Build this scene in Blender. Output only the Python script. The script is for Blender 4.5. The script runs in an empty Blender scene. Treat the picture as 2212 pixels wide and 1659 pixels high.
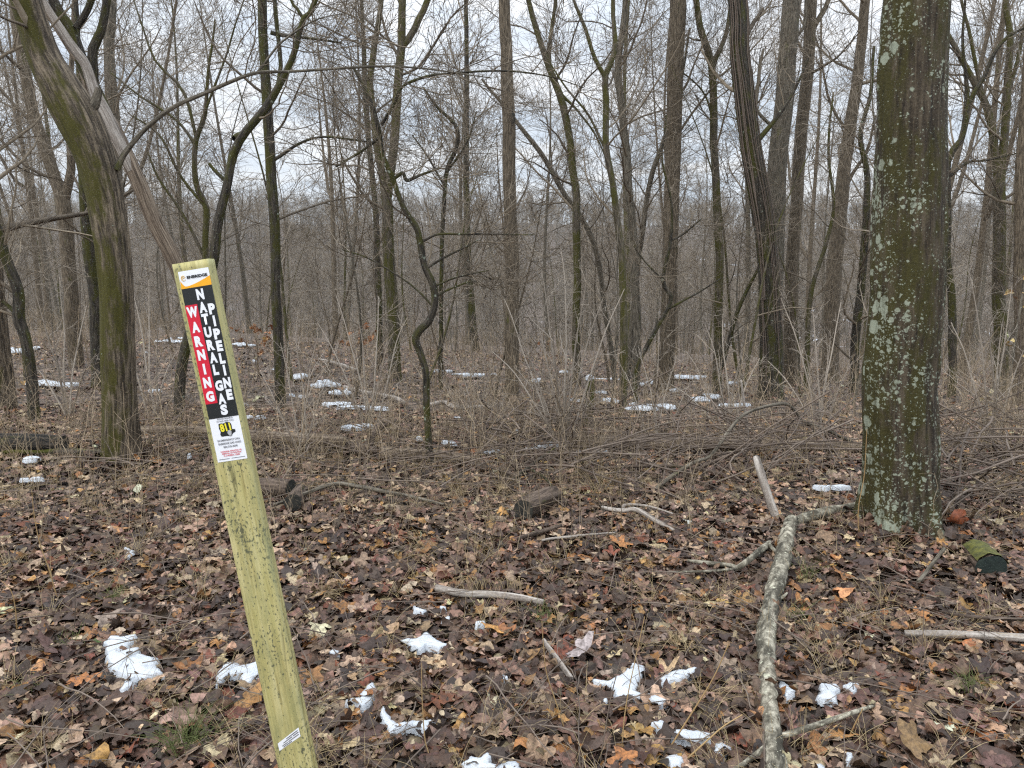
import bpy, math
import numpy as np
from mathutils import Vector, Matrix

rng = np.random.default_rng(11)
sc = bpy.context.scene
COL = sc.collection

# ------------------------------------------------------------------ camera model
# photo pixels are written in a 2212 x 1659 frame
F, CX, CY, VH, EYE = 1661.6, 1106.0, 829.5, 518.0, 1.6
PITCH = math.atan((CY - VH) / F)
CP, SP = math.cos(PITCH), math.sin(PITCH)

def rays(u, v):
    u = np.asarray(u, float); v = np.asarray(v, float)
    a = (u - CX) / F; b = -(v - CY) / F
    return np.stack([a, CP + b * SP, -SP + b * CP], -1)

def at_dist(u, v, d):
    r = rays(u, v)
    return np.array([0, 0, EYE]) + r * (np.asarray(d, float) / r[..., 1])[..., None]

def axis_depth(P):
    return P[..., 1] * CP - (P[..., 2] - EYE) * SP

def to_px(P):
    d = axis_depth(P)
    up = P[..., 1] * SP + (P[..., 2] - EYE) * CP
    return CX + F * P[..., 0] / d, CY - F * up / d

# ------------------------------------------------------------------ noise, terrain
def vnoise(P, seed=0):
    P = np.asarray(P, float)
    i = np.floor(P).astype(np.int64); f = P - i; f = f * f * (3 - 2 * f)
    def h(a, b, c):
        n = (a * 374761393 + b * 668265263 + c * 2147483647 + seed * 974634777) & 0xffffffff
        n = ((n ^ (n >> 13)) * 1274126177) & 0xffffffff
        n = n ^ (n >> 16)
        return (n & 0xffff) / 65535.0
    r = 0
    for dx in (0, 1):
        for dy in (0, 1):
            for dz in (0, 1):
                w = (f[..., 0] if dx else 1 - f[..., 0]) * (f[..., 1] if dy else 1 - f[..., 1]) * (f[..., 2] if dz else 1 - f[..., 2])
                r = r + w * h(i[..., 0] + dx, i[..., 1] + dy, i[..., 2] + dz)
    return r

def noise2(x, y, s, seed=0):
    return vnoise(np.stack([x * s, y * s, np.zeros_like(x) + .37], -1), seed)

FY = np.array([-50, 28, 40, 60, 110, 160, 230, 330, 430, 520, 900])
FZ = np.array([0, 0, -1.6, -5.6, -17, -20, -15, 0, 11.5, 13, 0])
def ground(x, y):
    x = np.asarray(x, float); y = np.asarray(y, float)
    a = np.clip(x / np.maximum(y, 3), -1, 1)
    s = .102 + .03 * np.clip(a / .45, -1, 1)
    yy = np.minimum(y, 28) - 5.2
    z = -s * np.where(yy > 4, yy, np.log1p(np.exp(np.clip(yy * 1.5, -30, 30))) / 1.5)
    z = z + np.interp(y, FY, FZ)
    k = np.clip((y - 60) / 200, 0, 1)
    z = z + k * 5 * (noise2(x, y, 1 / 90., 5) - .5)
    m = np.clip(1 - y / 80, 0, 1)
    z = z + m * (.10 * (noise2(x, y, .45, 1) - .5) + .06 * (noise2(x, y, 1.3, 2) - .5) + .30 * np.clip((y - 6) / 8, 0, 1) * (noise2(x, y, .22, 3) - .5))
    return z

def on_ground(u, v):
    """where the view ray through a photo pixel meets the terrain"""
    r = rays(u, v)
    one = r.ndim == 1
    r = np.atleast_2d(r)
    ts = np.geomspace(1.0, 400, 900)
    P = np.array([0, 0, EYE]) + r[:, None, :] * ts[None, :, None]
    below = P[..., 2] <= ground(P[..., 0], P[..., 1])
    k = np.argmax(below, 1); k = np.where(below.any(1), k, 700)
    t0 = ts[np.maximum(k - 1, 0)]; t1 = ts[k]
    for _ in range(20):
        tm = (t0 + t1) / 2
        Q = np.array([0, 0, EYE]) + r * tm[:, None]
        b = Q[:, 2] <= ground(Q[:, 0], Q[:, 1])
        t1 = np.where(b, tm, t1); t0 = np.where(b, t0, tm)
    Q = np.array([0, 0, EYE]) + r * t1[:, None]
    return Q[0] if one else Q

# ------------------------------------------------------------------ mesh helpers
def nrm(v):
    return v / np.maximum(np.linalg.norm(v, axis=-1, keepdims=True), 1e-9)

def make_mesh(name, V, faces, attrs=None, smooth=True):
    """faces: list of int arrays (n,k)"""
    me = bpy.data.meshes.new(name)
    V = np.asarray(V, np.float32)
    me.vertices.add(len(V)); me.vertices.foreach_set('co', V.ravel())
    faces = [np.asarray(f, np.int32) for f in faces if len(f)]
    lv = np.concatenate([f.ravel() for f in faces])
    cnt = np.concatenate([np.full(len(f), f.shape[1], np.int32) for f in faces])
    st = np.concatenate([[0], np.cumsum(cnt)[:-1]]).astype(np.int32)
    me.loops.add(len(lv)); me.loops.foreach_set('vertex_index', lv)
    me.polygons.add(len(cnt)); me.polygons.foreach_set('loop_start', st)
    if smooth:
        me.polygons.foreach_set('use_smooth', np.ones(len(cnt), bool))
    for k, a in (attrs or {}).items():
        a = np.asarray(a, np.float32)
        if a.ndim == 1:
            me.attributes.new(k, 'FLOAT', 'POINT').data.foreach_set('value', a)
        else:
            me.attributes.new(k, 'FLOAT_VECTOR', 'POINT').data.foreach_set('vector', a.ravel())
    me.update(calc_edges=True)
    return me

def obj(name, me, mat, parent=None, loc=None):
    o = bpy.data.objects.new(name, me); COL.objects.link(o)
    me.materials.append(mat)
    if parent is not None: o.parent = parent
    if loc is not None: o.location = loc
    return o

def tag(o, label=None, cat=None, group=None, kind=None):
    if label: o['label'] = label
    if cat: o['category'] = cat
    if group: o['group'] = group
    if kind: o['kind'] = kind
    return o

def thing(name, label, cat, loc=(0, 0, 0), group=None):
    o = bpy.data.objects.new(name, None); COL.objects.link(o)
    o.location = loc; o.empty_display_size = .1
    return tag(o, label, cat, group)

class Geo:
    """collects tubes and other pieces of ONE mesh"""
    def __init__(s): s.V = []; s.F3 = []; s.F4 = []; s.B = []; s.T = []; s.n = 0
    def add(s, V, F4=None, F3=None, B=None, T=None):
        if F4 is not None and len(F4): s.F4.append(np.asarray(F4) + s.n)
        if F3 is not None and len(F3): s.F3.append(np.asarray(F3) + s.n)
        s.V.append(V); s.B.append(V if B is None else B)
        s.T.append(np.full(len(V), .5) if T is None else T); s.n += len(V)
    def tubes(s, P, R, sides=3, cap=False, relief=None):
        P = np.asarray(P, float); R = np.asarray(R, float)
        if P.ndim == 2: P = P[None]; R = R[None]
        N, M, _ = P.shape
        if N == 0: return
        t = nrm(np.gradient(P, axis=1))
        mean = nrm(P[:, -1] - P[:, 0])
        ref = np.where((np.abs(mean[:, 0]) < .8)[:, None], np.array([1., 0, 0]), np.array([0, 0, 1.]))[:, None, :]
        n1 = nrm(np.cross(t, ref)); n2 = np.cross(t, n1)
        th = np.linspace(0, 2 * np.pi, sides, endpoint=False)
        ln = np.concatenate([np.zeros((N, 1)), np.cumsum(np.linalg.norm(np.diff(P, axis=1), axis=-1), 1)], 1)
        rr = np.repeat(R[:, :, None], sides, 2)
        if relief is not None: rr = relief(rr, th, ln)
        V = P[:, :, None, :] + rr[..., None] * (np.cos(th)[None, None, :, None] * n1[:, :, None, :] + np.sin(th)[None, None, :, None] * n2[:, :, None, :])
        off = rng.uniform(0, 50, (N, 1, 1))
        B = np.stack([np.cos(th)[None, None] * R[:, :, None], np.sin(th)[None, None] * R[:, :, None], np.broadcast_to(ln[:, :, None] + (off if N > 1 else 0), (N, M, sides))], -1)
        idx = np.arange(N * M * sides).reshape(N, M, sides)
        a = idx[:, :-1]; b = idx[:, 1:]
        Q = np.stack([a, np.roll(a, -1, 2), np.roll(b, -1, 2), b], -1).reshape(-1, 4)
        T = np.repeat(rng.uniform(0, 1, N), M * sides)
        F3 = []
        if cap:
            Vf = V.reshape(-1, 3); extra = []; Bx = []
            for e, ring in ((0, idx[0, 0]), (1, idx[0, -1])):
                c = Vf[ring].mean(0); ci = N * M * sides + len(extra); extra.append(c); Bx.append([0, 0, ln[0, 0 if e == 0 else -1]])
                nx = np.roll(ring, -1)
                F3 += [[ci, q, p] if e == 0 else [ci, p, q] for p, q in zip(ring, nx)]
            s.add(np.concatenate([Vf, extra]), Q, F3, np.concatenate([B.reshape(-1, 3), Bx]), np.concatenate([T, [T[0], T[0]]]))
        else:
            s.add(V.reshape(-1, 3), Q, None, B.reshape(-1, 3), T)
    def mesh(s, name, origin=(0, 0, 0), smooth=True):
        V = np.concatenate(s.V) - np.asarray(origin, float)
        fs = []
        if s.F4: fs.append(np.concatenate(s.F4))
        if s.F3: fs.append(np.concatenate(s.F3))
        return make_mesh(name, V, fs, {'bark': np.concatenate(s.B), 'tint': np.concatenate(s.T)}, smooth)
    def build(s, name, mat, parent=None, origin=(0, 0, 0), smooth=True):
        o = obj(name, s.mesh(name, origin, smooth), mat, parent)
        if parent is None: o.location = origin
        return o

def resample(pts, n, wig=0., seed=0):
    """Catmull-Rom through pts (k,d) -> n rows"""
    p = np.asarray(pts, float)
    if len(p) == 2: p = np.stack([p[0], (p[0] * 2 + p[1]) / 3, (p[0] + p[1] * 2) / 3, p[1]])
    seg = np.linalg.norm(np.diff(p[:, :3], axis=0), axis=1) + 1e-6
    cum = np.concatenate([[0], np.cumsum(seg)])
    q = np.vstack([2 * p[0] - p[1], p, 2 * p[-1] - p[-2]])
    ts = np.linspace(0, cum[-1], n)
    k = np.clip(np.searchsorted(cum, ts, side='right') - 1, 0, len(p) - 2)
    f = ((ts - cum[k]) / seg[k])[:, None]
    p0, p1, p2, p3 = q[k], q[k + 1], q[k + 2], q[k + 3]
    out = .5 * (2 * p1 + (p2 - p0) * f + (2 * p0 - 5 * p1 + 4 * p2 - p3) * f ** 2 + (3 * p1 - p0 - 3 * p2 + p3) * f ** 3)
    if wig:
        for ax in range(3):
            out[:, ax] += wig * (vnoise(np.stack([ts * 2.2, np.full(n, seed + ax * 7.3), np.zeros(n)], -1), 4) - .5) * np.minimum(1, ts / (cum[-1] * .1 + 1e-6))
    return out

def grow(P, R, K, lmin, lmax, ang=(35, 70), npts=5, wig=.15, up=.05, t0=.2, t1=1., rr=.5, rmax=1., rmin=.0012, taper=.8, tipr=.35):
    """side branches: K per parent polyline"""
    N, M, _ = P.shape
    t = t0 + (t1 - t0) * (np.arange(K)[None] + rng.uniform(0, 1, (N, K))) / K
    x = np.clip(t * (M - 1), 0, M - 1.001); k = x.astype(int); f = (x - k)
    n = np.arange(N)[:, None]
    pos = P[n, k] * (1 - f)[..., None] + P[n, k + 1] * f[..., None]
    tan = nrm(P[n, k + 1] - P[n, k])
    rad = R[n, k] * (1 - f) + R[n, k + 1] * f
    d = rng.normal(size=(N, K, 3)); d = nrm(d - (d * tan).sum(-1, keepdims=True) * tan)
    a = np.radians(rng.uniform(*ang, (N, K)))[..., None]
    d = tan * np.cos(a) + d * np.sin(a)
    L = rng.uniform(lmin, lmax, (N, K)) * (1 - taper * .6 * t)
    r0 = np.clip(rad * rr * rng.uniform(.6, 1., (N, K)), rmin, rmax)
    d = d.reshape(-1, 3); pos = pos.reshape(-1, 3); L = L.reshape(-1); r0 = r0.reshape(-1)
    out = [pos]; step = (L / (npts - 1))[:, None]
    for i in range(npts - 1):
        out.append(out[-1] + d * step)
        d = nrm(d + rng.normal(size=d.shape) * wig + np.array([0, 0, up]))
    return np.stack(out, 1), np.maximum(r0[:, None] * np.linspace(1, tipr, npts)[None], rmin * .8)

# ------------------------------------------------------------------ materials
def new_mat(name):
    m = bpy.data.materials.new(name); m.use_nodes = True
    nt = m.node_tree; b = nt.nodes['Principled BSDF']
    return m, nt, b
def N(nt, kind, **kw):
    n = nt.nodes.new(kind)
    for k, v in kw.items():
        if k in n.inputs: n.inputs[k].default_value = v
        else: setattr(n, k, v)
    return n
def L(nt, a, b): nt.links.new(a, b)
def ramp(nt, fac, stops, interp='LINEAR'):
    r = nt.nodes.new('ShaderNodeValToRGB'); r.color_ramp.interpolation = interp
    e = r.color_ramp.elements
    while len(e) < len(stops): e.new(.5)
    for q, (p, c) in zip(e, stops):
        q.position = p; q.color = (*c, 1) if len(c) == 3 else c
    L(nt, fac, r.inputs[0]); return r.outputs[0]
def g3(v): return (v, v, v)
def mathn(nt, op, a, b=None, c=None, clamp=False):
    n = nt.nodes.new('ShaderNodeMath'); n.operation = op; n.use_clamp = clamp
    for i, q in enumerate((a, b, c)):
        if q is None: continue
        if isinstance(q, (int, float)): n.inputs[i].default_value = q
        else: L(nt, q, n.inputs[i])
    return n.outputs[0]
def mix(nt, fac, a, b, mode='MIX'):
    n = nt.nodes.new('ShaderNodeMix'); n.data_type = 'RGBA'; n.blend_type = mode
    if isinstance(fac, (int, float)): n.inputs[0].default_value = fac
    else: L(nt, fac, n.inputs[0])
    for i, q in ((6, a), (7, b)):
        if isinstance(q, tuple): n.inputs[i].default_value = (*q, 1)
        else: L(nt, q, n.inputs[i])
    return n.outputs[2]
def mapped(nt, vec, scale):
    m = nt.nodes.new('ShaderNodeMapping'); m.inputs['Scale'].default_value = scale
    L(nt, vec, m.inputs['Vector']); return m.outputs[0]
def noise(nt, vec, scale, detail=4, rough=.6, dist=0.):
    n = N(nt, 'ShaderNodeTexNoise', Scale=scale, Detail=detail, Roughness=rough, Distortion=dist)
    L(nt, vec, n.inputs['Vector']); return n.outputs[0]

def bark_mat(name, dark, light, moss=0., lichen=0., ridge=60, stretch=.13, bump=.6, mosscol=(.10, .105, .012), side=0., front=0., lichcol=(.36, .40, .31), low=0., blotch=.35, grouped=False):
    m, nt, b = new_mat(name)
    at = N(nt, 'ShaderNodeAttribute', attribute_name='bark'); v = at.outputs['Vector']
    info = nt.nodes.new('ShaderNodeObjectInfo')
    shift = nt.nodes.new('ShaderNodeVectorMath'); shift.operation = 'ADD'
    cmb = nt.nodes.new('ShaderNodeCombineXYZ'); L(nt, mathn(nt, 'MULTIPLY', info.outputs['Random'], 40), cmb.inputs[2])
    L(nt, v, shift.inputs[0]); L(nt, cmb.outputs[0], shift.inputs[1]); vs = shift.outputs[0]
    st = mapped(nt, vs, (1, 1, stretch))
    n1 = noise(nt, st, ridge, 5, .65, .4)
    n1b = noise(nt, vs, ridge * 2.2, 3, .6)
    n2 = noise(nt, vs, 5, 3, .6)
    rid = mathn(nt, 'ADD', mathn(nt, 'MULTIPLY', n1, .75), mathn(nt, 'MULTIPLY', n1b, .25))
    c = ramp(nt, rid, [(.36, tuple(x * .35 for x in dark)), (.46, dark), (.62, light)])
    c = mix(nt, mathn(nt, 'MULTIPLY', n2, blotch), c, tuple(x * .55 for x in dark))
    sep = nt.nodes.new('ShaderNodeSeparateXYZ'); L(nt, v, sep.inputs[0])
    if moss:
        nm = mathn(nt, 'ADD', mathn(nt, 'MULTIPLY', mathn(nt, 'SUBTRACT', noise(nt, mapped(nt, vs, (1, 1, .35)), 8, 6, .72), .5), 1.5), .5)
        s = mathn(nt, 'ADD', nm, moss - .5)
        if side: s = mathn(nt, 'ADD', s, mathn(nt, 'MULTIPLY', sep.outputs[1], side))
        if front: s = mathn(nt, 'SUBTRACT', s, mathn(nt, 'MULTIPLY', sep.outputs[0], front))
        if low: s = mathn(nt, 'SUBTRACT', s, mathn(nt, 'MULTIPLY', sep.outputs[2], low))
        mk = ramp(nt, s, [(.46, g3(0)), (.64, g3(1))])
        mc = mix(nt, noise(nt, vs, 60, 3), tuple(x * .35 for x in mosscol), mosscol)
        mk2 = mathn(nt, 'MULTIPLY', mk, ramp(nt, rid, [(.30, g3(.45)), (.5, g3(.95))]))
        c = mix(nt, mk2, c, mc)
    if lichen:
        wob = nt.nodes.new('ShaderNodeVectorMath'); wob.operation = 'ADD'
        nz = N(nt, 'ShaderNodeTexNoise', Scale=45., Detail=4.); L(nt, vs, nz.inputs['Vector'])
        sc_ = nt.nodes.new('ShaderNodeVectorMath'); sc_.operation = 'SCALE'; sc_.inputs['Scale'].default_value = .035
        L(nt, nz.outputs['Color'], sc_.inputs[0]); L(nt, vs, wob.inputs[0]); L(nt, sc_.outputs[0], wob.inputs[1])
        msk = None
        for scale, amt in ((16, .5), (42, .44), (95, .42)):
            vo = N(nt, 'ShaderNodeTexVoronoi', Scale=float(scale)); L(nt, wob.outputs[0], vo.inputs['Vector'])
            sp = nt.nodes.new('ShaderNodeSeparateColor'); L(nt, vo.outputs['Color'], sp.inputs[0])
            rad = mathn(nt, 'MULTIPLY', mathn(nt, 'SUBTRACT', sp.outputs[0], 1 - lichen * (1.2 if scale > 30 else 1.)), amt * 1.6)
            if scale == 16 and side: rad = mathn(nt, 'ADD', rad, mathn(nt, 'MULTIPLY', mathn(nt, 'SUBTRACT', sep.outputs[1], .10), 2.0))
            if grouped: rad = mathn(nt, 'ADD', rad, mathn(nt, 'MULTIPLY', mathn(nt, 'SUBTRACT', noise(nt, vs, 4.5, 2), .52), 1.1))
            q = ramp(nt, mathn(nt, 'ADD', mathn(nt, 'SUBTRACT', rad, vo.outputs['Distance']), .5), [(.46, g3(0)), (.56, g3(.95))])
            msk = q if msk is None else mathn(nt, 'MAXIMUM', msk, q)
        lc = mix(nt, noise(nt, vs, 150, 3), tuple(x * .6 for x in lichcol), lichcol)
        c = mix(nt, mathn(nt, 'MULTIPLY', msk, ramp(nt, rid, [(.34, g3(.25)), (.5, g3(1))])), c, lc)
    L(nt, c, b.inputs['Base Color']); b.inputs['Roughness'].default_value = .85
    b.inputs['Specular IOR Level'].default_value = .25
    bp = N(nt, 'ShaderNodeBump', Strength=bump, Distance=.012); L(nt, rid, bp.inputs['Height']); L(nt, bp.outputs[0], b.inputs['Normal'])
    return m

def twig_mat(name, c1, c2, moss=None):
    m, nt, b = new_mat(name)
    at = N(nt, 'ShaderNodeAttribute', attribute_name='tint')
    bk = N(nt, 'ShaderNodeAttribute', attribute_name='bark')
    nz = noise(nt, bk.outputs['Vector'], 25, 3)
    f = mathn(nt, 'ADD', mathn(nt, 'MULTIPLY', at.outputs['Fac'], .7), mathn(nt, 'MULTIPLY', mathn(nt, 'SUBTRACT', nz, .35), .9), clamp=True)
    c = mix(nt, f, c1, c2)
    if moss:
        c = mix(nt, ramp(nt, noise(nt, bk.outputs['Vector'], 6, 3), [(.5, g3(0)), (.62, g3(.8))]), c, moss)
    L(nt, c, b.inputs['Base Color']); b.inputs['Roughness'].default_value = .8
    b.inputs['Specular IOR Level'].default_value = .3
    return m

def plain(name, col, rough=.6, spec=.4, var=.15, scale=40.):
    m, nt, b = new_mat(name)
    tc = nt.nodes.new('ShaderNodeTexCoord')
    n = noise(nt, tc.outputs['Object'], scale, 4)
    L(nt, mix(nt, n, tuple(x * (1 - var) for x in col), tuple(min(1, x * (1 + var)) for x in col)), b.inputs['Base Color'])
    b.inputs['Roughness'].default_value = rough; b.inputs['Specular IOR Level'].default_value = spec
    return m

M = {}
M['bark_big'] = bark_mat('bark_lichened', (.040, .030, .020), (.115, .09, .06), moss=.55, lichen=.52, ridge=38, stretch=.09, bump=1., side=.35, mosscol=(.066, .058, .015), lichcol=(.34, .37, .28), grouped=True)
M['bark_moss'] = bark_mat('bark_mossy_oak', (.060, .046, .032), (.27, .215, .15), moss=.49, lichen=.15, ridge=50, stretch=.10, bump=1., side=1.25, front=.85, mosscol=(.085, .078, .012))
M['bark_grey'] = bark_mat('bark_grey', (.08, .068, .050), (.24, .208, .16), moss=.33, lichen=.22, ridge=70)
M['bark_brown'] = bark_mat('bark_brown', (.085, .066, .045), (.25, .20, .14), moss=.30, lichen=.0, ridge=75)
M['bark_green'] = bark_mat('bark_green', (.07, .058, .042), (.19, .16, .115), moss=.55, lichen=.12, ridge=65, mosscol=(.095, .09, .018))
M['bark_dark'] = bark_mat('bark_dark', (.030, .025, .019), (.105, .088, .066), moss=.50, lichen=.28, ridge=60, mosscol=(.075, .072, .012))
M['bark_dead'] = bark_mat('bark_weathered', (.12, .088, .062), (.36, .285, .21), moss=0, lichen=0, ridge=60, stretch=.05)
M['bark_pale'] = bark_mat('wood_bleached', (.26, .22, .185), (.56, .51, .45), moss=0, lichen=.15, ridge=50, stretch=.06, blotch=.5)
M['bark_birch'] = bark_mat('bark_fallen', (.17, .15, .11), (.58, .53, .41), moss=.50, lichen=.36, ridge=30, stretch=.8, bump=.9, mosscol=(.045, .04, .028), blotch=.6, lichcol=(.55, .54, .40))  # moss mask in dark brown: mottled bark, with shaded sides painted in
M['bark_log'] = bark_mat('bark_log', (.06, .043, .032), (.19, .14, .105), moss=.3, lichen=.05, ridge=45, stretch=.12, bump=1.)
M['bark_hollow_shade'] = bark_mat('bark_hollow_shade', (.010, .009, .007), (.06, .048, .036), moss=.36, lichen=0, ridge=30, stretch=.08, bump=1., mosscol=(.07, .068, .02))  # near-black bark, painting in the shade of the log's open hollow
M['bark_mosslog'] = bark_mat('bark_mosslog', (.04, .032, .025), (.13, .105, .08), moss=.56, lichen=.08, ridge=45, stretch=.12)
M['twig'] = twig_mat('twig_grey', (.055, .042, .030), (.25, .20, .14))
M['twig_far'] = twig_mat('twig_haze_pale', (.11, .09, .066), (.33, .272, .205))  # lightened against the near twigs, so distance haze is put into the colour
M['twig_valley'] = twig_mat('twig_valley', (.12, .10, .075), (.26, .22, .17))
M['brush'] = twig_mat('brush_stem', (.040, .028, .018), (.46, .355, .235))
M['pale_twig'] = twig_mat('twig_pale', (.20, .165, .13), (.44, .38, .31))
M['stick'] = twig_mat('stick_bark', (.07, .052, .04), (.20, .155, .12))
M['straw'] = twig_mat('straw', (.20, .14, .07), (.46, .36, .20))
M['stalk'] = twig_mat('stalk_tan', (.26, .16, .065), (.42, .29, .14))
M['grass'] = twig_mat('grass_green', (.06, .075, .02), (.15, .17, .06))

# leaves: colour stored per leaf (leaf colours, some shade between leaves worked in)
def leaf_mat():
    m, nt, b = new_mat('dead_leaf')
    at = N(nt, 'ShaderNodeAttribute', attribute_name='leafcol')
    geo = nt.nodes.new('ShaderNodeTexCoord')
    n = noise(nt, geo.outputs['Object'], 55, 4, .7)
    n2 = noise(nt, geo.outputs['Object'], 260, 3, .6)
    c = mix(nt, ramp(nt, n, [(.38, g3(0)), (.66, g3(1))]), at.outputs['Color'], mix(nt, .75, at.outputs['Color'], (.03, .02, .015)))
    L(nt, c, b.inputs['Base Color'])
    L(nt, ramp(nt, n, [(.35, g3(.42)), (.65, g3(.7))]), b.inputs['Roughness'])
    b.inputs['Specular IOR Level'].default_value = .38
    bp = N(nt, 'ShaderNodeBump', Strength=.45, Distance=.004); L(nt, mathn(nt, 'ADD', n, n2), bp.inputs['Height']); L(nt, bp.outputs[0], b.inputs['Normal'])
    return m
M['leaf'] = leaf_mat()

def soil_mat():
    m, nt, b = new_mat('forest_floor')
    tc = nt.nodes.new('ShaderNodeTexCoord'); p = tc.outputs['Object']
    wob = nt.nodes.new('ShaderNodeVectorMath'); wob.operation = 'ADD'
    nz = N(nt, 'ShaderNodeTexNoise', Scale=9., Detail=3.); L(nt, p, nz.inputs['Vector'])
    s_ = nt.nodes.new('ShaderNodeVectorMath'); s_.operation = 'SCALE'; s_.inputs['Scale'].default_value = .09
    L(nt, nz.outputs['Color'], s_.inputs[0]); L(nt, p, wob.inputs[0]); L(nt, s_.outputs[0], wob.inputs[1])
    vo = N(nt, 'ShaderNodeTexVoronoi', Scale=13.); L(nt, wob.outputs[0], vo.inputs['Vector'])
    sp = nt.nodes.new('ShaderNodeSeparateColor'); L(nt, vo.outputs['Color'], sp.inputs[0])
    c = ramp(nt, sp.outputs[0], [(0, (.025, .018, .014)), (.35, (.055, .038, .028)), (.6, (.10, .068, .048)), (.8, (.19, .135, .10)), (1., (.26, .19, .13))])
    c = mix(nt, ramp(nt, noise(nt, p, 2.2, 4), [(.4, g3(0)), (.7, g3(.6))]), c, (.03, .024, .016))
    # old snow lying on the far hillside
    sy = nt.nodes.new('ShaderNodeSeparateXYZ'); L(nt, p, sy.inputs[0])
    far = ramp(nt, mathn(nt, 'DIVIDE', sy.outputs[1], 200), [(.22, g3(0)), (.6, g3(1))])
    sn = ramp(nt, noise(nt, p, .09, 5, .7), [(.60, g3(0)), (.68, g3(1))])
    rgt = ramp(nt, mathn(nt, 'DIVIDE', sy.outputs[0], mathn(nt, 'MAXIMUM', sy.outputs[1], 1)), [(.12, g3(.12)), (.34, g3(1))])
    c = mix(nt, mathn(nt, 'MULTIPLY', rgt, mathn(nt, 'MULTIPLY', far, sn)), c, (.72, .75, .80))
    L(nt, c, b.inputs['Base Color']); b.inputs['Roughness'].default_value = .9
    bp = N(nt, 'ShaderNodeBump', Strength=.8, Distance=.03); L(nt, vo.outputs['Distance'], bp.inputs['Height']); L(nt, bp.outputs[0], b.inputs['Normal'])
    return m
M['soil'] = soil_mat()

def snow_mat():
    m, nt, b = new_mat('old_snow')
    tc = nt.nodes.new('ShaderNodeTexCoord'); p = tc.outputs['Object']
    n = noise(nt, p, 220, 3, .7); n2 = noise(nt, p, 30, 4)
    c = mix(nt, n2, (.60, .63, .66), (.46, .485, .51))
    c = mix(nt, ramp(nt, noise(nt, p, 75, 4, .7), [(.60, g3(0)), (.70, g3(.7))]), c, (.25, .20, .16))
    L(nt, c, b.inputs['Base Color']); b.inputs['Roughness'].default_value = .6
    bp = N(nt, 'ShaderNodeBump', Strength=.8, Distance=.006); L(nt, mathn(nt, 'ADD', n, n2), bp.inputs['Height']); L(nt, bp.outputs[0], b.inputs['Normal'])
    return m
M['snow'] = snow_mat()

def post_mat():
    m, nt, b = new_mat('treated_wood')
    tc = nt.nodes.new('ShaderNodeTexCoord'); p = tc.outputs['Object']
    g = noise(nt, mapped(nt, p, (1, 1, .035)), 95, 4, .6, .6)
    g2 = noise(nt, mapped(nt, p, (1, 1, .12)), 28, 4)
    c = ramp(nt, g, [(.3, (.30, .245, .085)), (.5, (.46, .40, .165)), (.7, (.56, .50, .25))])
    c = mix(nt, ramp(nt, g2, [(.42, g3(0)), (.7, g3(.45))]), c, (.33, .32, .10))
    dens = noise(nt, mapped(nt, p, (1, 1, .45)), 9, 3)
    sp1 = noise(nt, mapped(nt, p, (1, 1, .6)), 165, 4, .6)
    spots = ramp(nt, mathn(nt, 'ADD', sp1, mathn(nt, 'MULTIPLY', mathn(nt, 'SUBTRACT', dens, .5), .55)), [(.570, g3(0)), (.625, g3(.85))])
    sp2 = noise(nt, p, 48, 4, .6)
    spots2 = ramp(nt, mathn(nt, 'ADD', sp2, mathn(nt, 'MULTIPLY', mathn(nt, 'SUBTRACT', dens, .5), .5)), [(.65, g3(0)), (.71, g3(.85))])
    grime = ramp(nt, noise(nt, mapped(nt, p, (1, 1, .3)), 22, 5, .7), [(.46, g3(0)), (.68, g3(.75))])
    c = mix(nt, grime, c, (.20, .205, .085))
    c = mix(nt, mathn(nt, 'MAXIMUM', spots, spots2), c, (.06, .068, .042))
    sx = nt.nodes.new('ShaderNodeSeparateXYZ'); L(nt, p, sx.inputs[0])
    edge = ramp(nt, mathn(nt, 'ADD', mathn(nt, 'MULTIPLY', mathn(nt, 'ABSOLUTE', sx.outputs[0]), 12), mathn(nt, 'MULTIPLY', mathn(nt, 'SUBTRACT', g2, .5), .5)), [(.50, g3(0)), (.62, g3(.45))])
    c = mix(nt, edge, c, (.24, .25, .14))
    ck = mathn(nt, 'ABSOLUTE', mathn(nt, 'SUBTRACT', noise(nt, mapped(nt, p, (1, 1, .04)), 26, 2, .5, .3), .5))
    crack = mathn(nt, 'MULTIPLY', ramp(nt, ck, [(.003, g3(1)), (.009, g3(0))]), ramp(nt, noise(nt, mapped(nt, p, (1, 1, .3)), 7, 2), [(.5, g3(0)), (.56, g3(.85))]))
    c = mix(nt, crack, c, (.10, .085, .03))
    L(nt, c, b.inputs['Base Color']); b.inputs['Roughness'].default_value = .7
    bp = N(nt, 'ShaderNodeBump', Strength=.35, Distance=.002); L(nt, g, bp.inputs['Height']); L(nt, bp.outputs[0], b.inputs['Normal'])
    return m
M['post'] = post_mat()
M['white'] = plain('vinyl_white', (.80, .81, .84), .35, .4, .04, 30)
M['black'] = plain('vinyl_black', (.014, .016, .016), .35, .4, .1)
M['red'] = plain('vinyl_red', (.60, .012, .035), .35, .4, .06)
M['orange'] = plain('vinyl_orange', (.85, .40, .015), .35, .4, .05)
M['yellow'] = plain('vinyl_yellow', (.80, .70, .04), .35, .4, .05)
M['greyink'] = plain('ink_grey', (.16, .16, .17), .5, .3, .1)
M['shovel'] = plain('ink_silver', (.42, .42, .42), .5, .3, .15)
M['gold'] = plain('ink_gold', (.78, .50, .12), .5, .3, .1)
M['nail'] = plain('nail_steel', (.25, .24, .23), .4, .5, .1)

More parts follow.
